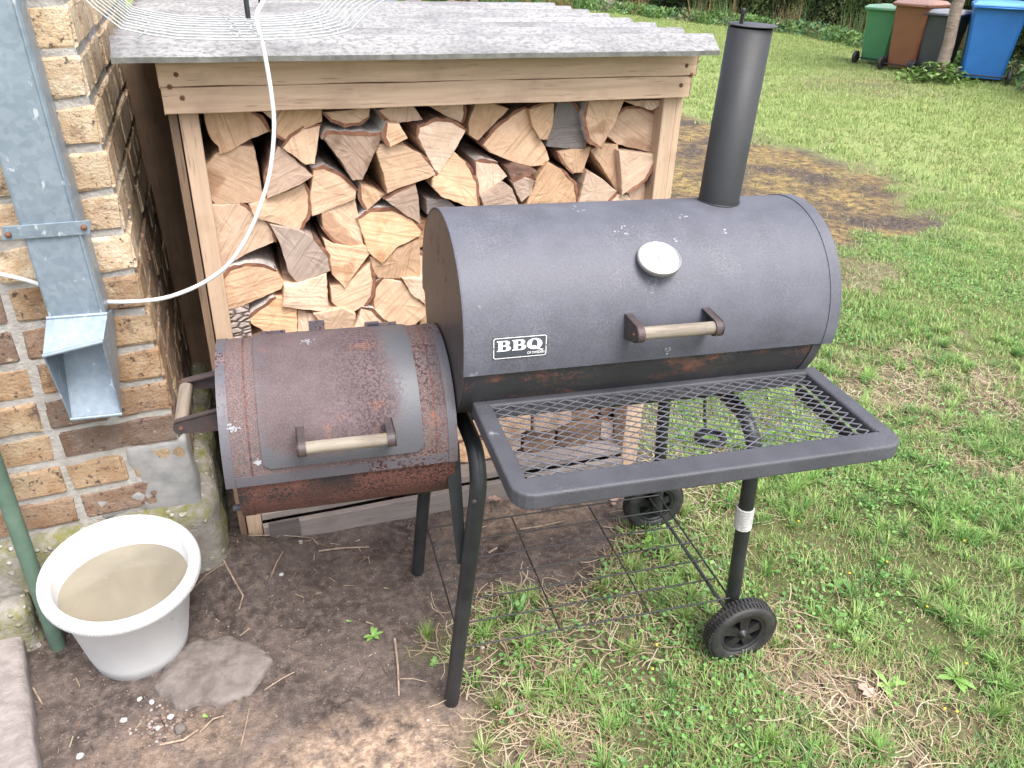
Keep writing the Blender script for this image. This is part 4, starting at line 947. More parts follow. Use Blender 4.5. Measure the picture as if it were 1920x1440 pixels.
Qout = arc(.5, .5, .52, .53, 0, 360, 28)[:-1]; Qin = arc(.5, .52, .20, .40, 0, 360, 20)[:-1]
Qt = [(.30, .20), (.50, .24), (.74, -.06), (1.05, -.16), (1.12, -.06), (.95, -.04), (.70, .22), (.50, .36), (.34, .32)]
for ox, sp in ((.0070, [Bout, Bh1, Bh2]), (.0365, [Bout, Bh1, Bh2]), (.0655, [Qout, Qin]), (.0655, [Qt])):
    V, Fs = filled([[(x*.029, y*.0205) for x, y in s] for s in sp]); mb = MB(); decal(mb, [(x+ox, y+.0155) for x, y in V], Fs, .0007 if sp[0] is not Qt else .0009); mb.build('letter', M['letter'], bad)
tc = bpy.data.curves.new('t', 'FONT'); tc.body = 'OF SWEDEN'; tc.size = .0072; tc.offset = .0001; to = bpy.data.objects.new('t', tc); C.objects.link(to)
dg = bpy.context.evaluated_depsgraph_get(); me = to.evaluated_get(dg).to_mesh(); V = [(v.co.x, v.co.y) for v in me.vertices]; Fs = [tuple(p.vertices) for p in me.polygons]; nz = [p.normal.z for p in me.polygons]
to.evaluated_get(dg).to_mesh_clear(); bpy.data.objects.remove(to); wx = max(v[0] for v in V); kx = .034/wx
mb = MB(); decal(mb, [(v[0]*kx+Wd-.0385, v[1]+.0062) for v in V], [f if z > 0 else f[::-1] for f, z in zip(Fs, nz)], .0007); mb.build('small_lettering', M['letter'], bad)
# handles
def channel(mb, up, uf, vb, vf, wb0, wb1, wc, r, th=.003):
    """side plate at u=up, flange running from up to uf round the nose; back edge at v=vb between wb0, wb1"""
    P = [(vb, wb1)]+[(vf-r*math.sin(R(a)), wc+r*math.cos(R(a))) for a in range(0, 181, 15)]+[(vb, wb0)]
    n = len(P); s = 1 if uf > up else -1
    V = [(up, v, w_) for v, w_ in P]+[(up+s*th, v, w_) for v, w_ in P]; fs = [tuple(range(n)), tuple(range(n, 2*n))[::-1]]+[(j, (j+1) % n, n+(j+1) % n, n+j) for j in range(n)]
    if s > 0: fs = [f[::-1] for f in fs]
    mb.add(V, fs)
    c = (vf, wc); inn = []
    for v, w_ in P:
        d = Vector((v-(vf+.02), w_-wc)); d = d-d.normalized()*th; inn.append((vf+.02+d.x, wc+d.y))
    V = []; 
    for u in (up, uf): V += [(u, v, w_) for v, w_ in P]+[(u, v, w_) for v, w_ in inn]
    fs = []
    for j in range(n-1):
        fs += [(j, j+1, 2*n+j+1, 2*n+j), (n+j, 3*n+j, 3*n+j+1, n+j+1), (2*n+j, 2*n+j+1, 3*n+j+1, 3*n+j), (j, n+j, n+j+1, j+1)]
    mb.add(V, fs)
def handle(parent, u0, u1, vs, vf, wb0, wb1, wc, r, rd, mat='dowel'):
    h0 = MB(); channel(h0, u0, u0+.016, vs, vf, wb0, wb1, wc, r); hb = h0.build('handle_bracket', M['bracket'], parent)
    mb = MB(); mb.lathe([(.0001, .003), (.003, .002), (.0035, 0)], 8, c=(u0-.0002, vf, wc), M=Matrix.Rotation(R(-90), 3, 'Y')); mb.build('rivet', M['rustdot'], hb)
    h0 = MB(); channel(h0, u1, u1-.016, vs, vf, wb0, wb1, wc, r); h0.build('handle_bracket', M['bracket'], parent)
    mb = MB(); mb.tube([(u0+.006, vf, wc), (u0+.05, vf, wc+.0003), (u1-.05, vf, wc-.0002), (u1-.006, vf, wc)], rd, 16); mb.build('handle_grip', M[mat], parent)
handle(gr, .186, .366, -.080, -.132, .945, .995, .977, .0165, .0128)
# chimney
cu_, cv_ = .4755, .136
mb = MB(); mb.lathe([(.0425, 1.125), (.0425, 1.478), (.039, 1.478), (.039, 1.13)], 40, c=(cu_, cv_, 0)); ch = mb.build('chimney', M['pipe2'] if 'pipe2' in M else M['lid'], gr)
mb = MB(); mb.tube([(cu_+.0435*math.cos(a), cv_+.0435*math.sin(a), BW+math.sqrt(BR**2-(cv_+.0435*math.sin(a)-BV)**2)+.0015) for a in [k*.262 for k in range(24)]], .0018, 6, closed=True); mb.build('weld_bead', M['pipe'], ch)
mb = MB(); mb.lathe([(.0001, 1.4815), (.0462, 1.4815), (.0468, 1.4826), (.0462, 1.4840), (.0001, 1.4852)], 40, c=(cu_+.004, cv_, 0)); mb.build('damper_cap', M['frame'], ch)
mb = MB(); c0 = (cu_-.022, cv_-.0, 0)
mb.tube([(c0[0], c0[1], 1.484), (c0[0], c0[1], 1.504)], .0032, 10)
for k in range(6): mb.tube([(c0[0], c0[1], 1.4855+k*.0027), (c0[0], c0[1], 1.4866+k*.0027)], .0048, 10)
mb.tube([(c0[0], c0[1], 1.5015), (c0[0], c0[1], 1.507)], .0062, 6, smooth=False); mb.lathe([(.0001, 1.512), (.0035, 1.511), (.0045, 1.509), (.0046, 1.507)], 12, c=c0); mb.build('damper_bolt', M['black'], ch)
mb = MB(); cc = Vector(cyl_pt(.5015, 86.9, BR, BV, BW)); mb.lathe([(.0001, .0035), (.0045, .003), (.0062, 0)], 10, c=cc); mb.build('lid_bolt', M['rustdot'], gr)
# shelf frame
sW = .8123; so_ = rrect(-.103, -.355, .683, -.043, .030, 6); si_ = [(-.065, -.303), (.645, -.303), (.645, -.067), (-.065, -.067)]
shf = MB()
def bar(mb, p, q, h=.030):
    """rectangular section bar between outer edge line p0p1 and inner q0q1 (lists of 2D points) at shelf height"""
    n = len(p); V = [(x, y, sW) for x, y in p]+[(x, y, sW) for x, y in q]+[(x, y, sW-h) for x, y in p]+[(x, y, sW-h) for x, y in q]
    fs = []
    for j in range(n-1): fs += [(j, j+1, n+j+1, n+j), (2*n+j, 3*n+j, 3*n+j+1, 2*n+j+1), (j, 2*n+j, 2*n+j+1, j+1), (n+j, n+j+1, 3*n+j+1, 3*n+j)]
    fs += [(0, n, 3*n, 2*n), (n-1, 3*n-1, 4*n-1, 2*n-1)]
    mb.add(V, [f for f in fs])
# closed frame as one ring: outer rounded at the front corners only
outer = [(-.100, -.045)]+[(-.100, -.315)]+[(-.06-.040*math.cos(R(a)), -.315-.040*math.sin(R(a))) for a in (20, 40, 60, 80)]+[(-.055, -.355), (.635, -.355)]+[(.640+.040*math.sin(R(a)), -.315-.040*math.cos(R(a))) for a in (20, 40, 60, 80)]+[(.680, -.310), (.680, -.045)]
def ring_frame(outer, inner_fn, z1, z0):
    n = len(outer); inn = [inner_fn(p) for p in outer]; mb = MB()
    V = [(x, y, z1) for x, y in outer]+[(x, y, z1) for x, y in inn]+[(x, y, z0) for x, y in outer]+[(x, y, z0) for x, y in inn]; fs = []
    for j in range(n):
        k = (j+1) % n; fs += [(j, k, n+k, n+j), (2*n+j, 3*n+j, 3*n+k, 2*n+k), (j, 2*n+j, 2*n+k, k), (n+j, n+k, 3*n+k, 3*n+j)]
    mb.add(V, fs); return mb
inner_fn = lambda p: (max(-.065, min(.645, p[0])), max(-.303, min(-.067, p[1])))
sh = ring_frame(outer, inner_fn, sW, sW-.034).build('shelf_frame', M['frame'], gr, bevel=.005, seg=3)
# expanded mesh
mb = MB(); pu, pv = .0380, .0215; nu_ = int(.71/pu)+1; nv_ = int(.236/pv)+1; zz = sW-.006
def strand(a, b):
    d = Vector((b[0]-a[0], b[1]-a[1])); L = d.length; d.normalize(); nx_, ny_ = -d.y*.0011, d.x*.0011; hz = .0011
    V = [(a[0]+nx_, a[1]+ny_, zz+hz), (a[0]-nx_, a[1]-ny_, zz+hz), (b[0]-nx_, b[1]-ny_, zz+hz), (b[0]+nx_, b[1]+ny_, zz+hz), (a[0]+nx_, a[1]+ny_, zz-hz*.8), (b[0]+nx_, b[1]+ny_, zz-hz*.8)]
    mb.add(V, [(0, 1, 2, 3), (1, 4, 5, 2), (4, 0, 3, 5)])
for sgn in (1, -1):
    # families of diagonal wires, each bent flat at the knots
    for k in range(-40, 60):
        u = -.065+k*pu/1.; v = -.303; pts_ = []
        for i in range(2*nv_+1):
            uu = u+sgn*i*pu/2; vv = v+i*pv/2
            pts_.append((uu, vv))
        for i in range(len(pts_)-1):
            a_, b_ = pts_[i], pts_[i+1]
            if min(a_[0], b_[0]) < -.069 or max(a_[0], b_[0]) > .649 or b_[1] > -.062: continue
            strand(a_, b_)
mo = mb.build('mesh_panel', M['mesh'], gr, label='grey expanded metal mesh')
# L shelf supports
for u in (-.068, .636): mb = MB(); mb.box((u, -.30, sW-.060), (u+.006, -.06, sW-.0345)); mb.build('shelf_bracket', M['pipe'], gr)
# legs (two U frames)
def uframe(u_b, u_t, vF, vB, top, zf, zb, ru=.085):
    P = [(u_b, vF, zf)]; 
    def U(w_): return u_b+(u_t-u_b)*w_/top
    P.append((U(top-ru), vF, top-ru))
    for a in range(15, 91, 15): P.append((U(top-ru+ru*math.sin(R(a))), vF+ru-ru*math.cos(R(a)), top-ru+ru*math.sin(R(a))))
    for a in range(0, 91, 15): P.append((U(top-ru+ru*math.cos(R(a))), vB-ru+ru*math.sin(R(a)), top-ru+ru*math.cos(R(a))))
    P.append((u_b, vB, zb)); return P
mb = MB(); mb.tube(uframe(-.143, -.09, -.100, .365, .70, -.005, -.01), .0175, 18); mb.build('leg_frame', M['pipe'], gr)
mb = MB(); mb.tube(uframe(.600, .545, -.085, .365, .69, .085, .085), .0175, 18); rl = mb.build('leg_frame', M['pipe'], gr)
mb = MB(); mb.tube([(-.10, .13, .672), (.555, .13, .662)], .017, 14); mb.build('cross_tube', M['pipe'], gr)
mb = MB()
for k in range(13): w_ = .405+k*.0048; u_ = .600-.055*w_/.69; mb.tube([(u_+.0195*math.cos(a), -.085+.0195*math.sin(a), w_+.0003*a) for a in [j*.524 for j in range(12)]], .0026, 6, closed=True)
mb.build('cord_wrap', M['rope'], gr)
for u_, v_, w_ in ((-.143, -.118, .52),): mb = MB(); mb.lathe([(.0001, .004), (.005, .003), (.006, 0)], 8, c=(-.107, -.1175, .62), M=Matrix.Rotation(R(90), 3, 'X')); mb.build('leg_bolt', M['bracket'], gr)
# flat struts between firebox and leg
mb = MB()
slab4(mb, [Vector((-.150, -.02, .70)), Vector((-.118, -.02, .70)), Vector((-.112, -.088, .43)), Vector((-.132, -.088, .43))], .005); mb.build('strut', M['pipe'], gr)
# wire rack shelf below
RZ = .1765; ru0, ru1, rv0, rv1 = -.118, .580, -.094, .333
mb = MB(); 
def wire(nm, a, b, r=.0022): m_ = MB(); m_.tube([a, b], r, 7); m_.build(nm, M['pipe'], gr)
for k in range(7): v = rv0+(rv1-rv0)*k/6; wire('rack_wire', (ru0, v, RZ), (ru1, v, RZ))
for t in (0, .345, .68, .955, 1.0): u = ru0+(ru1-ru0)*t; wire('rack_wire', (u, rv0 if t != .955 else rv0-.02, RZ-.0042), (u, rv1, RZ-.0042), .0026 if t > .9 else .0022)
# wheels
def wheel(v, face):
    cu2, cw = .606, .090; v0 = v; S = 1.19; K = Vector((cu2, v0, cw))
    def grow(o):
        for q in o.data.vertices: q.co = K+(q.co-K)*S
    mb = MB(); Mx = Matrix.Rotation(R(90), 3, 'X')   # z -> -y
    mb.lathe([(.050, 0.0), (.050, .032), (.056, .036), (.070, .0385), (.0765, .034), (.0785, .026), (.0785, .012), (.075, .004), (.068, 0), (.050, 0)], 48, c=(cu2, v0, cw), M=Mx)
    ty = mb.build('wheel', M['tyre'], gr); grow(ty)
    mb = MB()
    for k in range(56):
        a = 2*math.pi*k/56
        for (z0, z1, sh_) in ((.003, .0175, 0), (.0195, .0345, .056)):
            a_ = a+sh_; c, s = math.cos(a_), math.sin(a_); q = .0028; tx, tz = -s*q, c*q
            P = []
            for r_, zz_ in ((.0775, z0), (.0808, z0+.002), (.0808, z1-.002), (.0770, z1)):
                P += [(cu2+c*r_+tx, v0-zz_, cw+s*r_+tz), (cu2+c*r_-tx, v0-zz_, cw+s*r_-tz)]
            mb.add(P, [(0, 1, 3, 2), (2, 3, 5, 4), (4, 5, 7, 6), (0, 2, 4, 6), (1, 7, 5, 3)])
    grow(mb.build('tread', M['tyre'], ty))
    mb = MB(); mb.lathe([(.0001, .016), (.050, .014)], 40, c=(cu2, v0, cw), M=Mx); mb.lathe([(.044, .030), (.047, .033), (.051, .033)], 40, c=(cu2, v0, cw), M=Mx); mb.lathe([(.044, .030), (.044, .014)], 40, c=(cu2, v0, cw), M=Mx)
    grow(mb.build('rim', M['black'], ty))
    mb = MB()
    for k in range(5):
        a = 2*math.pi*k/5+.3; c, s = math.cos(a), math.sin(a)
        for r0, r1, w0, w1, zt in ((.010, .045, .008, .013, .027),):
            P = [(cu2+c*r0-s*w0, v0-zt-.004, cw+s*r0+c*w0), (cu2+c*r0+s*w0, v0-zt-.004, cw+s*r0-c*w0), (cu2+c*r1+s*w1, v0-zt, cw+s*r1-c*w1), (cu2+c*r1-s*w1, v0-zt, cw+s*r1+c*w1)]
            Q2 = [(p[0], v0-.013, p[2]) for p in P]; mb.add(P+Q2, [(0, 1, 2, 3), (0, 4, 5, 1), (1, 5, 6, 2), (2, 6, 7, 3), (3, 7, 4, 0)])
    mb.lathe([(.0001, .040), (.005, .039), (.006, .036), (.011, .034), (.013, .014)], 20, c=(cu2, v0, cw), M=Mx); grow(mb.build('spokes', M['black'], ty))
wheel(-.105, 1); wheel(.425, 1)
mb = MB(); mb.tube([(.606, -.14, .090), (.606, .42, .090)], .005, 8); mb.build('axle', M['pipe'], gr)
mb = MB(); mb.tube([(.528+.033*math.cos(a), .06+.028*math.sin(a), .57) for a in [k*.3142 for k in range(20)]], .009, 8, closed=True); mb.tube([(.528, .088, .57), (.528, .125, .66)], .004, 8); mb.build('cup_ring', M['pipe'], gr)
# firebox
FV, FW, FR = .1318, .6918, .1872
fb = shell(-.553, -.131, -190, 170, .179, FV, FW, .003, 60, 8).build('firebox_body', M['fbdark'], gr)
disc(-.553, 0, 360, .178, FV, FW, .003, -1).build('firebox_end', M['fbdark'], gr)
shell(-.556, -.533, -185, -4, .1805, FV, FW, .002, 40, 2).build('belly_band', M['fbdark'], gr); shell(-.165, -.145, -185, -4, .1805, FV, FW, .002, 40, 2).build('belly_band', M['fbdark'], gr)
fl = shell(-.5734, -.1293, -3.2, 172, FR, FV, FW, .0035, 56, 14).build('firebox_lid', M['firebox'], gr)
disc(-.571, -3.2, 183, FR-.003, FV, FW, .003, -1).build('firebox_end', M['fbdark'], gr)
for u0, u1, dr, mt in ((-.5742, -.556, .0016, 'fbgrey'), (-.1475, -.1286, .0016, 'fbgrey'), (-.525, -.522, .0008, 'fbdark'), (-.172, -.169, .0008, 'fbdark')):
    if mt not in M: M[mt] = rusty('grey_purple_band_steel', (.11, .08, .085), (.15, .10, .10), -.02, (.10, .095, .11))
    shell(u0, u1, -3.4, 172, FR+dr, FV, FW, dr, 56, 1).build('band', M[mt], gr)
shell(-.555, -.148, -3.4, 3.2, FR+.0012, FV, FW, .0012, 3, 6).build('band', M['fbgrey'], gr)
# door plate with rounded lower corners
def door():
    mb = MB(); V = []; na = 40; nu = 30; u0, u1, a0, a1 = -.5035, -.198, 7.2, 116; rc = .014
    for s, rr in ((0, FR+.0045), (1, FR+.0008)):
        for j in range(na+1):
            t = j/na; ang = a0+(a1-a0)*t; d = R(ang-a0)*FR; ins = rc-math.sqrt(max(0, rc*rc-(rc-d)**2)) if d < rc else 0
            for i in range(nu+1): V.append(cyl_pt(u0+ins+(u1-u0-2*ins)*i/nu, ang, rr, FV, FW))
    m_ = nu+1; k = m_*(na+1); fs = []
    for j in range(na):
        for i in range(nu): a = j*m_+i; fs.append((a, a+1, a+m_+1, a+m_)); fs.append((k+a, k+a+m_, k+a+m_+1, k+a+1))
        for i in (0, nu): a = j*m_+i; q = (a, a+m_, k+a+m_, k+a); fs.append(q if i == 0 else q[::-1])
    for i in range(nu):
        for j in (0, na): a = j*m_+i; q = (a, a+1, k+a+1, k+a); fs.append(q[::-1] if j == 0 else q)
    main = [f for f in fs if not ((f[0] < k) != (f[2] < k))]; mb.add(V, main, 0, True); mb.add(V, [f for f in fs if (f[0] < k) != (f[2] < k)], 0, False)
    return mb.build('firebox_door', M['door'], gr)
dr_ = door()
handle(dr_, -.4385, -.259, -.052, -.100, .748, .800, .783, .0150, .0122)
# hinge tabs on the door top
for u, wd, h in ((-.465, .05, .006), (-.376, .032, .022), (-.262, .03, .010), (-.24, .06, .006)):
    p = Vector(cyl_pt(u, 112, FR+.004, FV, FW)); mb = MB(); mb.box((p.x-wd/2, p.y, p.z-.01), (p.x+wd/2, p.y+.004, p.z+h)); mb.build('hinge_tab', M['fbgrey'], gr)
# white splash marks on firebox
for lu, lv, s in ((-.548, 34, .012), (-.40, 88, .011), (-.510, 12, .006)):
    mb = MB(); rnd = random.Random(int(-lu*1000))
    for k in range(22):
        du, da = rnd.gauss(0, s*.5), rnd.gauss(0, s*.5); q = rnd.uniform(.001, .003); rr = FR+(.0050 if -.503 < lu+du < -.2 else .0022)
        V = [cyl_pt(lu+du+q*math.cos(t), lv+math.degrees((da+q*math.sin(t))/FR), rr, FV, FW) for t in [k2*1.256+rnd.uniform(-.3, .3) for k2 in range(5)]]; mb.add(V, [(4, 3, 2, 1, 0)])
    mb.build('scuff_mark', M['scuff'], gr)
# end handle (ash door)
EW = .738
for v in (.085, .258):
    mb = MB(); P = [(-.574, EW+.030), (-.655, EW+.014)]+[(-.655-.014*math.sin(R(a)), EW+.014*math.cos(R(a))) for a in (30, 60, 90, 120, 150)]+[(-.655, EW-.014), (-.574, EW-.016)]
    n = len(P); V = [(u, v, w_) for u, w_ in P]+[(u, v+.004, w_) for u, w_ in P]; mb.add(V, [tuple(range(n)), tuple(range(n, 2*n))[::-1]]+[(j, n+j, n+(j+1) % n, (j+1) % n) for j in range(n)])
    P2 = P[:8]; V = []
    s_ = 1 if v < .15 else -1
    for u, w_ in P2: V += [(u, v, w_), (u, v+s_*.016, w_), (u, v+s_*.016, w_-.003), (u, v, w_-.003)]
    mb.add(V, [(k*4+j, (k+1)*4+j, (k+1)*4+(j+1) % 4, k*4+(j+1) % 4) for k in range(len(P2)-1) for j in range(4)])
    mb.build('handle_bracket', M['bracket'], gr)
mb = MB(); mb.tube([(-.655, .092, EW), (-.655, .255, EW)], .0135, 16); mb.build('handle_grip', M['dowel_y'], gr)
mb = MB(); mb.tube([(-.6545, .083, EW), (-.6545, .0865, EW)], .004, 8); mb.build('rivet', M['rustdot'], gr)
mb = MB(); mb.tube([(-.575, .02, .575), (-.548, .02, .575)], .007, 8); mb.build('drain_stub', M['frame'], gr)

# ------------------------------------------------------------------ vegetation
def in_view(x, y, z=0., mx=260, my=200):
    d = np.stack([x-CAM[0], y-CAM[1], np.zeros_like(x)+z-CAM[2]], 1); zc = d@F_; X = 960+FPX*(d@R_)/np.maximum(zc, .01); Y = 720-FPX*(d@U_)/np.maximum(zc, .01)
    return (zc > .2) & (X > -mx) & (X < 1920+mx) & (Y > -my) & (Y < 1440+my)
PALG = np.array([(.16, .29, .085), (.21, .36, .10), (.27, .43, .13), (.35, .48, .18), (.15, .28, .12), (.44, .49, .25)])
PALD = np.array([(.42, .33, .19), (.36, .27, .16), (.50, .42, .27), (.28, .19, .12)])
def blades(name, bounds, dens, L, Wd, lie=.5, label='', seg=2, maxd=99, mind=0, dry=.2):
    x0, x1, y0, y1 = bounds; n = int((x1-x0)*(y1-y0)*dens); x = RNG.uniform(x0, x1, n); y = RNG.uniform(y0, y1, n)
    k = in_view(x, y); x, y = x[k], y[k]; dist = np.hypot(x-CAM[0], y-CAM[1]); k = (dist < maxd) & (dist >= mind); x, y = x[k], y[k]
    dirt, pat, far, worn = masks(x, y); cl = fbm(x, y, .13, 55, 3); g = (1-dirt)*(1-pat*.985)*(1-far*.8)*(1-worn*.75)
    # sparse fringe next to the soil
    s1 = sdpoly(x, y, DIRT); fr = np.clip((s1+.02)/.5, 0, 1)*.55+.45; g = g*fr*np.clip((cl-.2)*3.4, .3, 1.3)
    k = RNG.random(len(x)) < g; x, y, cl, worn, s1 = x[k], y[k], cl[k], worn[k], s1[k]; n = len(x)
    # keep clear of the shed
    k = ~((x > -3) & (x < 1.30) & (y > .0) & (y < 1.0)); x, y, cl, worn, s1 = x[k], y[k], cl[k], worn[k], s1[k]; n = len(x)
    big = fbm(x, y, .9, 66, 3); hgt = L*RNG.uniform(.5, 1.25, n)*(.55+.9*np.clip((cl-.3)*2.2, 0, 1)); wd = Wd*RNG.uniform(.6, 1.3, n)
    a = RNG.uniform(0, 2*np.pi, n)+2*vnoise(x, y, .08, 91); lean = RNG.uniform(.15, 1., n)*lie; dx, dy = np.cos(a), np.sin(a); px, py = -dy, dx; z = gz(x, y)
    isdry = RNG.random(n) < np.clip(dry+worn*.45+np.clip(.18-s1, 0, .2)*1.6+(.18*(big > .55)), 0, .85); lean = np.where(isdry, RNG.uniform(.7, 1.5, n), lean); hgt = np.where(isdry, hgt*.9, hgt)
    def pt(t, side, w_):
        h = hgt*(t-.25*t*t*lean); o = hgt*lean*t**1.7
        return np.stack([x+dx*o+px*side*w_, y+dy*o+py*side*w_, z+np.maximum(h*(1-.35*lean*t), .001)], 1)
    if seg == 2: V = np.stack([pt(0, -1, wd), pt(0, 1, wd), pt(.5, 1, wd*.85), pt(.5, -1, wd*.85), pt(1, 0, 0)], 1); tri = np.array([[0, 1, 2], [0, 2, 3], [3, 2, 4]])
    else: V = np.stack([pt(0, -1, wd), pt(0, 1, wd), pt(1, 0, 0)], 1); tri = np.array([[0, 1, 2]])
    nv = V.shape[1]; F = (tri[None]+np.arange(n)[:, None, None]*nv).ravel()
    ci = np.clip((RNG.random(n)*3+big*4.5-.8).astype(int), 0, 5); col = PALG[ci]*RNG.uniform(.8, 1.2, (n, 1)); cd = PALD[RNG.integers(0, 4, n)]; col = np.where(isdry[:, None], cd, col)
    cv = np.repeat(col[:, None, :], nv, 1); fd = np.clip((np.hypot(x-CAM[0], y-CAM[1])-4)/8, 0, .65)[:, None, None]; cv = cv*(1-fd)+np.array([.33, .40, .15])*fd; cv[:, -1] = cv[:, -1]*.8+np.array([.09, .08, .03])
    bigmesh(name, V.reshape(-1, 3), 3, F, M['grass'], dict(col=cv.reshape(-1, 3)), label=label, category='grass', kind='stuff')
blades('lawn_grass', (.3, 4.6, -1.9, 2.6), 24000, .036, .0012, .9, 'short patchy lawn grass growing round the grill wheels', 2, 3.3, 0, .22)
blades('lawn_grass', (1., 8.5, -1.5, 9.), 11000, .042, .0021, .8, 'mown lawn grass in the middle distance behind the grill', 2, 7., 3.3, .16)
blades('lawn_grass', (.5, 22, 1.5, 32), 1900, .055, .006, .8, 'far lawn grass reaching to the hedge and the wheeled bins', 1, 40., 7., .14)
def clumps():
    nc = 5200; cx = RNG.uniform(.3, 3.6, nc); cy = RNG.uniform(-1.6, 1.8, nc); d, p_, f_, w_ = masks(cx, cy); s1 = sdpoly(cx, cy, DIRT); g = (1-d)*(1-p_)*(1-w_*.8)*np.clip(fbm(cx, cy, .3, 71, 3)*3.2-1.0, .03, 1)*np.clip(s1*3+.25, 0, 1); k = (RNG.random(nc) < g) & in_view(cx, cy) & (np.hypot(cx-CAM[0], cy-CAM[1]) < 4.2) & ~((cx < 1.32) & (cy > -.02)); cx, cy = cx[k], cy[k]
    m_ = 34; n = len(cx)*m_; x0 = np.repeat(cx, m_); y0 = np.repeat(cy, m_); a = RNG.uniform(0, 6.28, n); r0 = RNG.uniform(0, .016, n); lean = RNG.uniform(.15, 1.25, n); sz = np.repeat(RNG.uniform(.55, 1.25, len(cx)), m_); L = .062*sz*RNG.uniform(.5, 1.15, n); x = x0+np.cos(a)*r0; y = y0+np.sin(a)*r0; a2 = a+RNG.normal(0, .5, n); dx, dy = np.cos(a2), np.sin(a2); z = gz(x, y); wd = RNG.uniform(.0009, .0016, n)
    def pt(t, s_, k_): o = L*lean*t**1.8*.85; h = L*(t-.42*lean*t*t); return np.stack([x+dx*o-dy*s_*wd*k_, y+dy*o+dx*s_*wd*k_, z+np.maximum(h, .001)], 1)
    V = np.stack([pt(0, -1, .8), pt(0, 1, .8), pt(.4, 1, 1), pt(.4, -1, 1), pt(.75, 1, .7), pt(.75, -1, .7), pt(1, 0, 0)], 1); tri = np.array([[0, 1, 2], [0, 2, 3], [3, 2, 4], [3, 4, 5], [5, 4, 6]]); F = (tri[None]+np.arange(n)[:, None, None]*7).ravel()
    pal = np.array([(.14, .29, .08), (.19, .36, .09), (.26, .43, .12), (.34, .49, .16)]); ci = np.repeat(RNG.integers(0, 4, len(cx)), m_); col = pal[ci]*RNG.uniform(.8, 1.2, (n, 1)); dr = RNG.random(n) < .08; col[dr] = (.42, .34, .2)
    bigmesh('grass_clumps', V.reshape(-1, 3), 3, F, M['grass'], dict(col=np.repeat(col[:, None], 7, 1).reshape(-1, 3)), label='longer tufty grass growing in clumps through the near lawn', category='grass', kind='stuff')
clumps()
def straw():
    n = 16000; x = RNG.uniform(.4, 3.2, n); y = RNG.uniform(-1.4, .6, n); d, p_, f_, w_ = masks(x, y); s1 = sdpoly(x, y, DIRT); g = np.clip(w_*1.2+np.clip(.30-np.abs(s1-.12), 0, .3)*2, 0, 1)*(s1 > -.04); k = (RNG.random(n) < g) & in_view(x, y); x, y = x[k], y[k]; n = len(x)
    a = RNG.uniform(0, 6.28, n); L = RNG.uniform(.03, .11, n); cv = RNG.uniform(-1.2, 1.2, n); w_ = RNG.uniform(.0006, .0015, n); z = gz(x, y)+RNG.uniform(.004, .026, n); pts = []
    px, py, an = x.copy(), y.copy(), a.copy(); zz = z.copy(); V = []
    for s in range(5):
        nx_, ny_ = -np.sin(an)*w_, np.cos(an)*w_; V.append(np.stack([px-nx_, py-ny_, zz], 1)); V.append(np.stack([px+nx_, py+ny_, zz], 1)); px = px+np.cos(an)*L/4; py = py+np.sin(an)*L/4; an = an+cv*.4; zz = zz+RNG.uniform(-.003, .003, n)
    V = np.stack(V, 1); q = np.array([[2*s, 2*s+1, 2*s+3, 2*s+2] for s in range(4)]); F = (q[None]+np.arange(n)[:, None, None]*10).ravel(); pal = np.array([(.55, .45, .31), (.46, .36, .24), (.36, .26, .18), (.60, .52, .38)]); col = np.repeat(pal[RNG.integers(0, 4, n)], 10, 0)
    bigmesh('dry_straw', V.reshape(-1, 3), 4, F, M['grass'], dict(col=col), label='tangled dry straw lying between soil and lawn in front of the grill', category='dry grass', kind='stuff')
straw()
def clover(name, bounds, n, size, label, thr=.52, maxd=9):
    x0, x1, y0, y1 = bounds; x = RNG.uniform(x0, x1, n); y = RNG.uniform(y0, y1, n); d, p_, f_, w_ = masks(x, y); cl = fbm(x, y, .35, 123, 3); g = np.clip((cl-thr+.08)*8, 0.04, 1)*(1-d)*(1-p_)*(1-w_); k = (RNG.random(n) < g) & in_view(x, y) & (np.hypot(x-CAM[0], y-CAM[1]) < maxd); x, y = x[k], y[k]; n = len(x)
    s = size*RNG.uniform(.5, 1.3, n); a = RNG.uniform(0, 6.28, n); z = gz(x, y)+RNG.uniform(.008, .03, n); tx, ty = RNG.uniform(-.5, .5, n), RNG.uniform(-.5, .5, n); V = []
    for j in range(7):
        t = a+j*2*np.pi/7; r = s*(.75 if j == 0 else 1)*(1+.12*np.cos(3*j)); ex, ey = np.cos(t)*r, np.sin(t)*r*.85; V.append(np.stack([x+ex, y+ey, z+ex*tx+ey*ty], 1))
    V.append(np.stack([x, y, z-s*.18], 1)); V = np.stack(V, 1); tri = np.array([[7, j, (j+1) % 7] for j in range(7)]); F = (tri[None]+np.arange(n)[:, None, None]*8).ravel()
    pal = np.array([(.09, .20, .05), (.13, .26, .07), (.17, .31, .09), (.11, .23, .085)]); col = np.repeat((pal[RNG.integers(0, 4, n)]*RNG.uniform(.85, 1.2, (n, 1)))[:, None], 8, 1)*1.25; col[:, 7] *= 1.15
    bigmesh(name, V.reshape(-1, 3), 3, F, M['leaf'], dict(col=col.reshape(-1, 3)), label=label, category='clover', kind='stuff')
clover('clover_leaves', (.5, 4.5, -1.6, 2.), 70000, .0056, 'small round clover and ivy leaves among the grass beside the right grill leg')
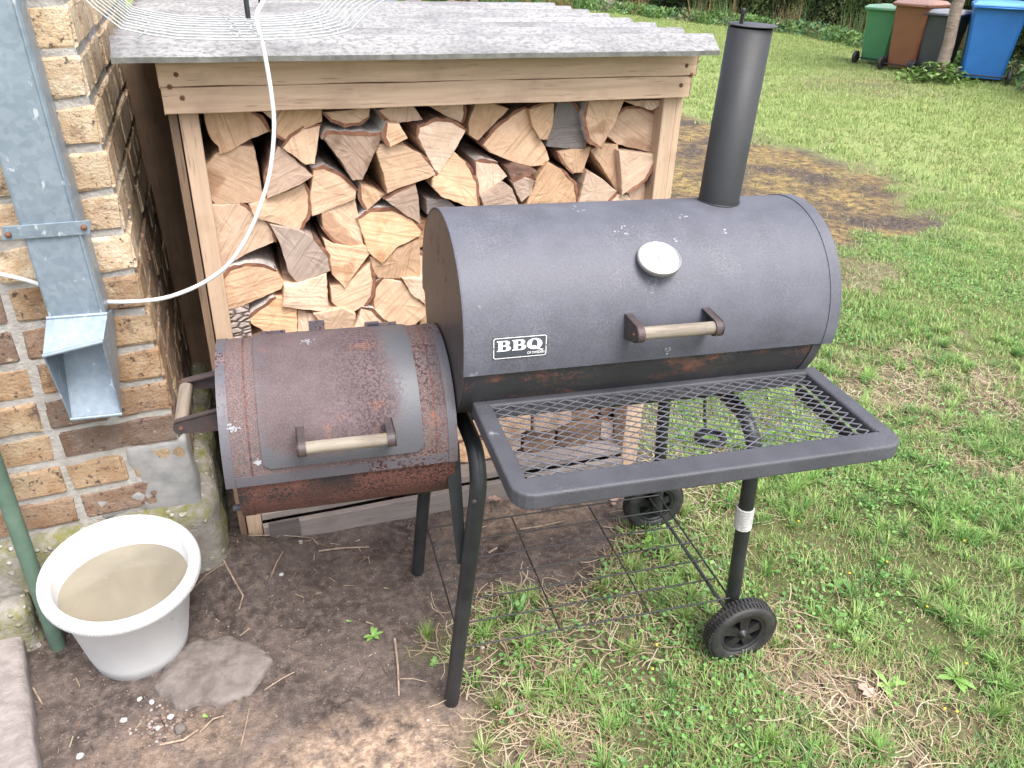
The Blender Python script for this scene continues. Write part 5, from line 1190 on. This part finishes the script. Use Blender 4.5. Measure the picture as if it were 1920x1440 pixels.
def plant(name, pix, leaves, L, Wd, label, col=(.13, .27, .06), up=.5, seed=0, cat='weed'):
    rnd = random.Random(seed); p = at(*pix); root = thing(name, label, cat, (p[0], p[1], float(gz(p[0], p[1]))), 0, 'weeds around the grill')
    m = plastic('weed_leaf', col) if ('w', col) not in M else M[('w', col)]; M[('w', col)] = m
    for k in range(leaves):
        a = rnd.uniform(0, 6.28) if leaves > 2 else rnd.uniform(.6, 2.2); l = L*rnd.uniform(.45, .85); V = []; n = 7; el = up*rnd.uniform(.5, 1.4)
        for i in range(n+1):
            t = i/n; r_ = l*t; h = l*(el*t-el*.7*t*t); w_ = .7*Wd*max(0,math.sin(math.pi*min(1, t*.9+.05)))**.8*(1+.25*(i % 2)) if 0 < i < n else Wd*.1
            c, s = math.cos(a), math.sin(a); V += [(c*r_-s*w_, s*r_+c*w_, h+.004), (c*r_, s*r_, h+.002), (c*r_+s*w_, s*r_-c*w_, h+.004)]
        fs = [(i*3+j, i*3+j+1, (i+1)*3+j+1, (i+1)*3+j) for i in range(n) for j in range(2)]; mb = MB(); mb.add(V, fs, 0, True); mb.build('leaf', m, root)
plant('weed_plant', (975, 1150), 3, .06, .008, 'single toothed dandelion leaf rising through the wire rack', (.17, .33, .10), 1.8, 1)
plant('weed_plant', (1208, 1025), 3, .055, .010, 'bright broad leaf by the right side wire of the rack', (.24, .42, .05), 1.3, 2)
plant('weed_plant', (700, 1195), 7, .035, .007, 'small green weed on the soil left of the front leg', (.16, .30, .07), .8, 3)
plant('weed_plant', (383, 1347), 4, .013, .004, 'tiny green seedling below the flat stone', (.22, .42, .08), 1., 4)
plant('weed_plant', (1665, 1285), 7, .06, .010, 'rosette of pale toothed leaves right of the fallen oak leaf', (.20, .36, .08), .7, 5)
plant('weed_plant', (1790, 1270), 8, .07, .011, 'larger dandelion rosette near the right edge', (.17, .31, .07), .7, 6)
plant('weed_plant', (1410, 1290), 5, .05, .008, 'low weed rosette below the front wheel', (.13, .26, .06), .6, 7)
plant('weed_plant', (1390, 1045), 6, .04, .012, 'cluster of grey-green lobed leaves behind the right front leg', (.20, .29, .20), .7, 8)
plant('weed_plant', (655, 1165), 3, .014, .005, 'pair of tiny leaves on the soil right of the bucket', (.20, .36, .10), .8, 9)
plant('weed_plant', (815, 1245), 5, .025, .007, 'small leaves sprouting at the foot of the front left leg', (.14, .27, .07), .8, 10)
plant('weed_plant', (1570, 1100), 6, .05, .009, 'dark green rosette right of the front wheel', (.12, .25, .06), .7, 11)
plant('weed_plant', (1800, 980), 6, .055, .010, 'light green rosette in the lawn near the right edge', (.16, .30, .07), .7, 12)
def tuft(pix, n, L, lb, seed):
    rnd = random.Random(seed); p = at(*pix); mb = MB()
    for k in range(n):
        a = rnd.uniform(0, 6.28); l = L*rnd.uniform(.4, 1.1); r0 = rnd.uniform(0, .018); ln = rnd.uniform(.15, .9); b = (math.cos(a)*r0, math.sin(a)*r0); w_ = .0011; c, s = math.cos(a), math.sin(a); V = []
        for t in (0, .35, .7, 1): h = l*(t-.35*ln*t*t); o_2 = l*ln*t**1.8*.8; q = w_*(1-t*.9); V += [(b[0]+c*o_2-s*q, b[1]+s*o_2+c*q, h), (b[0]+c*o_2+s*q, b[1]+s*o_2-c*q, h)]
        mb.add(V, [(0, 1, 3, 2), (2, 3, 5, 4), (4, 5, 7, 6)])
    o = mb.build('grass_tuft', M['tuft']); o.location = (p[0], p[1], float(gz(p[0], p[1]))); tag(o, lb, 'grass', 'grass tufts at the edge of the soil')
M['tuft'] = simple('tuft_green', (.14, .24, .045), (.23, .33, .08), 60, .6, 0, 0)
for pix, n, L, lb, sd_ in [((800, 1195), 60, .06, 'bright grass tuft on the soil left of the front leg', 1), ((1130, 1105), 60, .05, 'tuft under the right part of the wire rack', 2), ((1010, 1130), 30, .05, 'thin tuft beside the dandelion leaf in the rack', 3), ((1290, 1160), 90, .06, 'dense tuft just left of the front wheel', 4), ((1460, 1215), 90, .065, 'dense tuft just right of the front wheel', 5), ((1430, 1400), 110, .07, 'tall tuft at the bottom edge below the wheel', 6), ((1180, 1230), 100, .06, 'tuft midway between front left leg and front wheel', 7), ((930, 1330), 60, .06, 'thin tuft right of the front left foot', 8), ((1060, 1300), 90, .065, 'tuft in the straw right of the front left foot', 9), ((1880, 1345), 110, .07, 'yellowish tuft in the bottom right corner', 10), ((1580, 1190), 100, .06, 'tuft in the lawn right of the wheel', 11), ((1250, 1010), 60, .06, 'tuft at the right end of the wire rack', 12), ((1300, 1080), 70, .055, 'tuft at the right side wire near the wheel', 13), ((1020, 1410), 70, .06, 'tuft at the bottom edge beneath the straw', 14)]:
    tuft(pix, n, L, lb, sd_)
def dry_leaf(pix, s, rz, lb, seed=0):
    rnd = random.Random(seed); mb = MB(); n = 9; V = []
    for i in range(n+1):
        t = i/n; w_ = (.28+.16*math.sin(i*2.1))*math.sin(math.pi*min(1, t*.92+.06))*s; z = .012*math.sin(t*3)*s*20*.3
        V += [(-w_, t*s, z+.1*w_), (0, t*s, z-.0), (w_*rnd.uniform(.8, 1.1), t*s, z+.25*w_)]
    mb.add(V, [(i*3+j, i*3+j+1, (i+1)*3+j+1, (i+1)*3+j) for i in range(n) for j in range(2)], 0, True); o = mb.build('dry_leaf', M['leafdry']); p = at(*pix); o.location = (p[0], p[1], float(gz(p[0], p[1]))+.012); o.rotation_euler = (.15, .1, rz); tag(o, lb, 'leaf', 'dry oak leaves on the ground')
dry_leaf((1640, 1315), .055, .2, 'pinkish dry oak leaf lying in the lawn lower right', 1); dry_leaf((878, 1180), .030, -1.2, 'dry leaf just right of the front left leg', 2)
dry_leaf((940, 940), .05, 1.4, 'dry oak leaf under the front left corner of the shelf', 3); dry_leaf((1150, 950), .045, -.6, 'dry leaf beside the back wheel', 4); dry_leaf((1440, 1265), .03, .8, 'small dry leaf below the front wheel', 5)
for k, (px, py) in enumerate([(1230, 1215), (1660, 1062), (1590, 1082), (1808, 1252), (1790, 1342), (1768, 1336), (1805, 1022), (1495, 985), (1735, 1145), (1222, 1262)]):
    p = at(px, py); mb = blob(.0045, k, .6, 8); o = mb.build('dandelion_bud', M['yellow']); o.location = (p[0], p[1], float(gz(p[0], p[1]))+.022)
    tag(o, ['yellow bud in the grass under the wire rack, left of the wheel', 'yellow bud in the lawn right of the right front leg', 'orange bud left of the twin buds above the wheel height', 'yellow dandelion bud inside the large rosette at the right', 'yellow bud lowest near the right bottom corner', 'orange bud touching the lowest yellow one', 'orange bud near the right edge at rack height', 'small orange bud just behind the cord-wrapped leg', 'orange bud on the worn soil right of the wheel', 'yellow bud in the straw below the rack'][k], 'flower bud', 'dandelion buds in the lawn')

# ------------------------------------------------------------------ background: hedge, stakes, trees, bins
HL = [(4., 24.5), (7.5, 22.5), (10.9, 20.2), (12.6, 15.0), (13.1, 12.2), (12.9, 10.), (12.3, 8.3), (11.7, 6.6), (10.9, 5.3), (10., 4.0)]
def hedge_leaves(n, z0, z1, size, pal, out=0., seed=0, thick=.55):
    P = np.array(HL); seg = np.hypot(*(P[1:]-P[:-1]).T); cum = np.r_[0, np.cumsum(seg)]; s = RNG.uniform(0, cum[-1], n); i = np.clip(np.searchsorted(cum, s)-1, 0, len(seg)-1); t = (s-cum[i])/seg[i]
    q = P[i]+(P[i+1]-P[i])*t[:, None]; d = (P[i+1]-P[i])/seg[i][:, None]; nn = np.stack([-d[:, 1], d[:, 0]], 1)*np.array([1, 1]); nn = -nn if False else nn
    # outward = towards the lawn
    toC = np.array([2., 2.])-q; sg = np.sign((nn*toC).sum(1)); nn = nn*sg[:, None]
    z = RNG.uniform(z0, z1, n); bump = fbm(s, z, .9, 200+seed, 4)*1.1-.45; dep = RNG.random(n)**2*thick
    pos = q+nn*(bump-dep+out+.15*(1-z/2.4))[:, None]; k = RNG.normal(0, 1, (n, 3)); k[:, :2] += nn*1.1; k[:, 2] += .5; k /= np.linalg.norm(k, axis=1)[:, None]
    a = np.cross(k, RNG.normal(0, 1, (n, 3))); a /= np.linalg.norm(a, axis=1)[:, None]; b = np.cross(k, a); c = np.stack([pos[:, 0], pos[:, 1], z], 1); L = (size*RNG.uniform(.6, 1.3, n))[:, None]
    V = np.stack([c-a*L, c-b*L*.45, c+a*L, c+b*L*.45], 1); cl = fbm(s, z, .5, 300+seed, 3); pal = np.array(pal); ci = np.clip((cl*len(pal)*1.5-len(pal)*.25+RNG.normal(0, .6, n)), 0, len(pal)-1).astype(int)
    col = np.repeat((pal[ci]*RNG.uniform(.75, 1.25, (n, 1)))[:, None], 4, 1); return V.reshape(-1, 3), col.reshape(-1, 3), n
hd = thing('hedge', 'tall dark green hedge closing off the lawn behind the bins', 'hedge', (12.6, 15.0, 0)); ho = np.array([12.6, 15., 0])
V, cc_, n_l = hedge_leaves(90000, 0, 2.6, .042, [(.035, .055, .018), (.055, .085, .024), (.085, .125, .035), (.13, .175, .055), (.20, .235, .09)])
bigmesh('foliage', V-ho, 4, np.arange(n_l*4), M['leaf'], dict(col=cc_), parent=hd, kind='stuff')
mb = MB(); P = HL
for i in range(len(P)-1):
    a = Vector((*P[i], 0)); b = Vector((*P[i+1], 0)); d = (b-a).normalized(); nn = Vector((-d.y, d.x, 0)); nn = nn if nn.dot(Vector((2, 2, 0))-a) > 0 else -nn
    q = [a-nn*.45, b-nn*.45, b-nn*1.3, a-nn*1.3]; V8 = [p+Vector((0, 0, z)) for z in (0, 2.5) for p in q]; V8 = [tuple(p-Vector(ho)) for p in V8]; mb.add(V8, [(0, 1, 5, 4), (1, 2, 6, 5), (2, 3, 7, 6), (3, 0, 4, 7), (4, 5, 6, 7)])
mb.build('core', simple('hedge_core', (.012, .016, .008), (.03, .035, .015), 6, .95), hd)
V, cc_, n_l = hedge_leaves(9000, 0, .28, .05, [(.10, .19, .05), (.16, .28, .08), (.24, .38, .14), (.13, .25, .12), (.32, .30, .16)], .55, 9, .5)
bigmesh('undergrowth', V, 4, np.arange(n_l*4), M['leaf'], dict(col=cc_), kind='stuff', label='pale nettles and ivy growing at the foot of the hedge', category='undergrowth')
def reeds():
    n = 5200; P = np.array(HL); t = RNG.uniform(.06, .62, n); s = t*(len(P)-1); i = s.astype(int); f = s-i; q = P[i]*(1-f)[:, None]+P[i+1]*f[:, None]; toC = np.array([2., 2.])-q; toC /= np.linalg.norm(toC, axis=1)[:, None]
    q = q+toC*RNG.uniform(.2, 1.0, n)[:, None]; keep = vnoise(q[:, 0], q[:, 1], .8, 400) > .45; q = q[keep]; n = len(q); a = RNG.uniform(0, 6.28, n); h = RNG.uniform(.15, .8, n); w_ = RNG.uniform(.006, .014, n); ln = h*RNG.uniform(.1, .5, n); dx, dy = np.cos(a), np.sin(a)
    V = np.stack([np.stack([q[:, 0]-dy*w_, q[:, 1]+dx*w_, q[:, 0]*0], 1), np.stack([q[:, 0]+dy*w_, q[:, 1]-dx*w_, q[:, 0]*0], 1), np.stack([q[:, 0]+dx*ln, q[:, 1]+dy*ln, h], 1)], 1); pal = np.array([(.14, .26, .07), (.20, .32, .13), (.34, .25, .12), (.12, .24, .12), (.40, .30, .16)]); cr = np.clip(vnoise(q[:, 0], q[:, 1], .6, 401)*6-.5, 0, 4).astype(int)
    bigmesh('tall_grass', V.reshape(-1, 3), 3, np.arange(n*3), M['leaf'], dict(col=np.repeat(pal[cr], 3, 0)), kind='stuff', label='tall green and rusty grass blades in front of the hedge', category='grass')
reeds()
def stake(px, py, top, r, lb, mat='stake', name='wooden_stake', cat='stake', grp='stakes along the hedge'):
    p = at(px, py); mb = MB(); mb.tube([(0, 0, -.05), (top[0]*.5, 0, top[1]*.5), (top[0], 0, top[1])], r, 10); o = mb.build(name, M[mat]); o.location = (p[0], p[1], 0); tag(o, lb, cat, grp)
stake(1490, 57, (.03, 1.9), .045, 'brown wooden stake in front of the hedge, midway between chimney and bins'); stake(1372, 45, (.0, 1.9), .04, 'wooden stake rising behind the chimney bolt')
for k, (px, py, r, lb) in enumerate([(1140, 20, .16, 'thick grey trunk beyond the shed roof at the top edge'), (845, 8, .10, 'brown trunk left of the thick grey trunk'), (888, 8, .11, 'bluish grey trunk beside the brown trunk'), (1300, 16, .05, 'thin trunk between the grey trunk and the chimney')]):
    p = at(px, py); tr_ = thing('garden_tree', lb, 'tree', (p[0], p[1], 0), 0, 'trees behind the lawn'); mb = MB(); mb.tube([(0, 0, -.1), (.02, 0, .4), (.0, .03, 1.5), (.08, 0, 3.4)], [r*1.25, r, r*.9, r*.6], 12); mb.build('trunk', M['trunk'], tr_)
    n = 2200; dirs = RNG.normal(0, 1, (n, 3)); dirs /= np.linalg.norm(dirs, axis=1)[:, None]; c = dirs*RNG.uniform(.3, 1.25, (n, 1))*np.array([1, 1, .8])+np.array([0, 0, 3.8]); a = RNG.normal(0, 1, (n, 3)); a /= np.linalg.norm(a, axis=1)[:, None]; b = np.cross(a, dirs); V = np.stack([c-a*.06, c-b*.04, c+a*.06, c+b*.04], 1).reshape(-1, 3)
    bigmesh('crown', V, 4, np.arange(n*4), M['leaf'], dict(col=np.repeat(np.array([(.05, .09, .025), (.09, .15, .04), (.14, .21, .06)])[RNG.integers(0, 3, n)], 4, 0)), parent=tr_, kind='stuff')
# blue-grey boards stacked far left behind the roof
for k, (px, w_, lb) in enumerate([(725, .55, 'bluish grey panel leaning far behind the shed roof'), (775, .45, 'pinkish white panel beside the bluish one behind the shed roof')]):
    p = at(px, 8); mb = MB(); mb.box((-w_/2, -.03, 0), (w_/2, .03, .9)); o = mb.build('leaning_panel', M['zinc'] if k == 0 else M['kerb'], bevel=.01); o.location = (p[0], p[1], 0); o.rotation_euler = (-.15, 0, -.3); tag(o, lb, 'panel')
# tree between the bins
p = at(1762, 146); tr_ = thing('garden_tree', 'slim bare trunk standing between the black and the blue bin', 'tree', (p[0]-.15, p[1]-.12, 0)); mb = MB(); mb.tube([(0, 0, -.1), (0, 0, .12), (.01, .0, .5), (-.01, .02, .95), (.03, 0, 1.6), (.05, .03, 3.)], [.115, .088, .080, .082, .075, .05], 16); mb.build('trunk', M['trunk'], tr_)
mb = MB(); mb.tube([(.02, 0, 1.75), (.3, -.1, 2.3), (.6, -.1, 3.)], [.04, .03, .015], 8); mb.build('limb', M['trunk'], tr_); mb = MB(); mb.tube([(.03, 0, 1.9), (-.3, .15, 2.5), (-.5, .2, 3.1)], [.04, .03, .015], 8); mb.build('limb', M['trunk'], tr_)
n = 3000; dirs = RNG.normal(0, 1, (n, 3)); dirs /= np.linalg.norm(dirs, axis=1)[:, None]; c = dirs*RNG.uniform(.3, 1.2, (n, 1))+np.array([0, 0, 3.5]); a = RNG.normal(0, 1, (n, 3)); a /= np.linalg.norm(a, axis=1)[:, None]; b = np.cross(a, dirs); V = np.stack([c-a*.05, c-b*.03, c+a*.05, c+b*.03], 1).reshape(-1, 3)
bigmesh('crown', V, 4, np.arange(n*4), M['leaf'], dict(col=np.repeat(np.array([(.06, .11, .03), (.10, .17, .05), (.16, .24, .07)])[RNG.integers(0, 3, n)], 4, 0)), parent=tr_, kind='stuff')
def wbin(px, py, w_, d, h, off, mb_, ml, label, back=.0):
    p = at(px, py); dx, dy = CAM[0]-p[0], CAM[1]-p[1]; ang = math.atan2(dy, dx)+math.pi/2+R(off)    # local -y looks at the camera
    t = thing('wheelie_bin', label, 'wheeled bin', (p[0], p[1], 0), ang, 'wheeled bins by the hedge')
    wb, wt = w_*.40, w_*.5; y0 = -.02; db, dt = d*.72, d*.92; mb = MB(); lev = [(.06, 0), (.12, .05), (h*.90, .95), (h*.965, 1.)]; V = []
    for z, t_ in lev:
        hw = wb+(wt-wb)*t_; yb = y0-.05*t_ ; yf = y0+db+(dt-db)*t_; c = .035
        V += [(-hw+c, yb, z), (hw-c, yb, z), (hw, yb+c, z), (hw, yf-c, z), (hw-c, yf, z), (-hw+c, yf, z), (-hw, yf-c, z), (-hw, yb+c, z)]
    fs = [(i*8+j, i*8+(j+1) % 8, (i+1)*8+(j+1) % 8, (i+1)*8+j) for i in range(3) for j in range(8)]+[tuple(range(8))[::-1], tuple(range(24, 32))]
    mb.add(V, fs); mb.build('body', M[mb_], t, bevel=.006)
    mb = MB(); hw = wt+.022; yb = y0-.085; yf = y0+dt+.03; mb.box((-hw, yb, h*.945), (hw, yf, h*.972)); mb.build('collar', M[mb_], t, bevel=.008)
    mb = MB(); V = []; hw2 = hw+.004
    for z, i_ in ((h*.975, 0), (h*.995, .008), (h*1.03, .05), (h*1.04, .13)): V += [(-hw2+i_, yb-.006+i_, z), (hw2-i_, yb-.006+i_, z), (hw2-i_, yf-i_, z-.0), (-hw2+i_, yf-i_, z)]
    mb.add(V, [(i*4+j, i*4+(j+1) % 4, (i+1)*4+(j+1) % 4, (i+1)*4+j) for i in range(3) for j in range(4)]+[(3, 2, 1, 0), (12, 13, 14, 15)]); lo = mb.build('lid', M[ml], t, bevel=.008)
    mb = MB(); mb.tube([(-hw*.8, yb-.02, h*.955), (-hw*.8, yb-.055, h*.96), (hw*.8, yb-.055, h*.96), (hw*.8, yb-.02, h*.955)], .013, 8); mb.build('handle', M[mb_], lo)
    for s in (-1, 1):
        mb = MB(); mb.lathe([(.045, -.022), (.085, -.026), (.098, -.018), (.10, 0), (.098, .018), (.085, .026), (.045, .022)], 24, c=(s*(w_*.5+.004), y0-.045, .10), M=Matrix.Rotation(R(90), 3, 'Y')); wo_ = mb.build('wheel', M['tyre'], t)
        mb = MB(); mb.lathe([(.0001, -.015), (.05, -.012), (.05, .012), (.0001, .015)], 20, c=(s*(w_*.5+.004), y0-.045, .10), M=Matrix.Rotation(R(90), 3, 'Y')); mb.build('hub', M['black'], wo_)
    mb = MB(); mb.tube([(-w_*.5+.02, y0-.045, .10), (w_*.5-.02, y0-.045, .10)], .010, 8); mb.build('axle', M['black'], t)
wbin(1634, 122, .52, .55, .86, -24, 'bgreen', 'lgreen', 'green wheeled bin with a pale lid, leftmost of the row')
wbin(1683, 134, .52, .62, .97, -26, 'bbrown', 'lbrown', 'brown wheeled bin between the green and the charcoal one')
wbin(1738, 140, .50, .55, .87, -20, 'bblack', 'lblack', 'charcoal wheeled bin half hidden by the tree trunk')
wbin(1836, 155, .68, .75, 1.03, 4, 'bblue', 'lblue', 'large bright blue wheeled bin at the right end of the row')
p = at(1758, 148)
def weedclump():
    n = 420; c = np.stack([p[0]-.25+RNG.normal(0, .25, n), p[1]-.2+RNG.normal(0, .22, n), RNG.uniform(.02, .26, n)], 1); c[:, 2] *= np.exp(-((c[:, 0]-p[0]+.25)**2+(c[:, 1]-p[1]+.2)**2)/.2)+.15; a = RNG.normal(0, 1, (n, 3)); a[:, 2] *= .4; a /= np.linalg.norm(a, axis=1)[:, None]; b = np.cross(a, np.tile([.1, .1, 1.], (n, 1))); V = np.stack([c-a*.05, c-b*.035, c+a*.05, c+b*.035], 1).reshape(-1, 3)
    bigmesh('nettle_clump', V, 4, np.arange(n*4), M['leaf'], dict(col=np.repeat(np.array([(.12, .22, .05), (.18, .30, .08), (.26, .38, .12)])[RNG.integers(0, 3, n)], 4, 0)), kind='stuff', label='leafy weeds round the trunk between the bins', category='weeds')
weedclump()
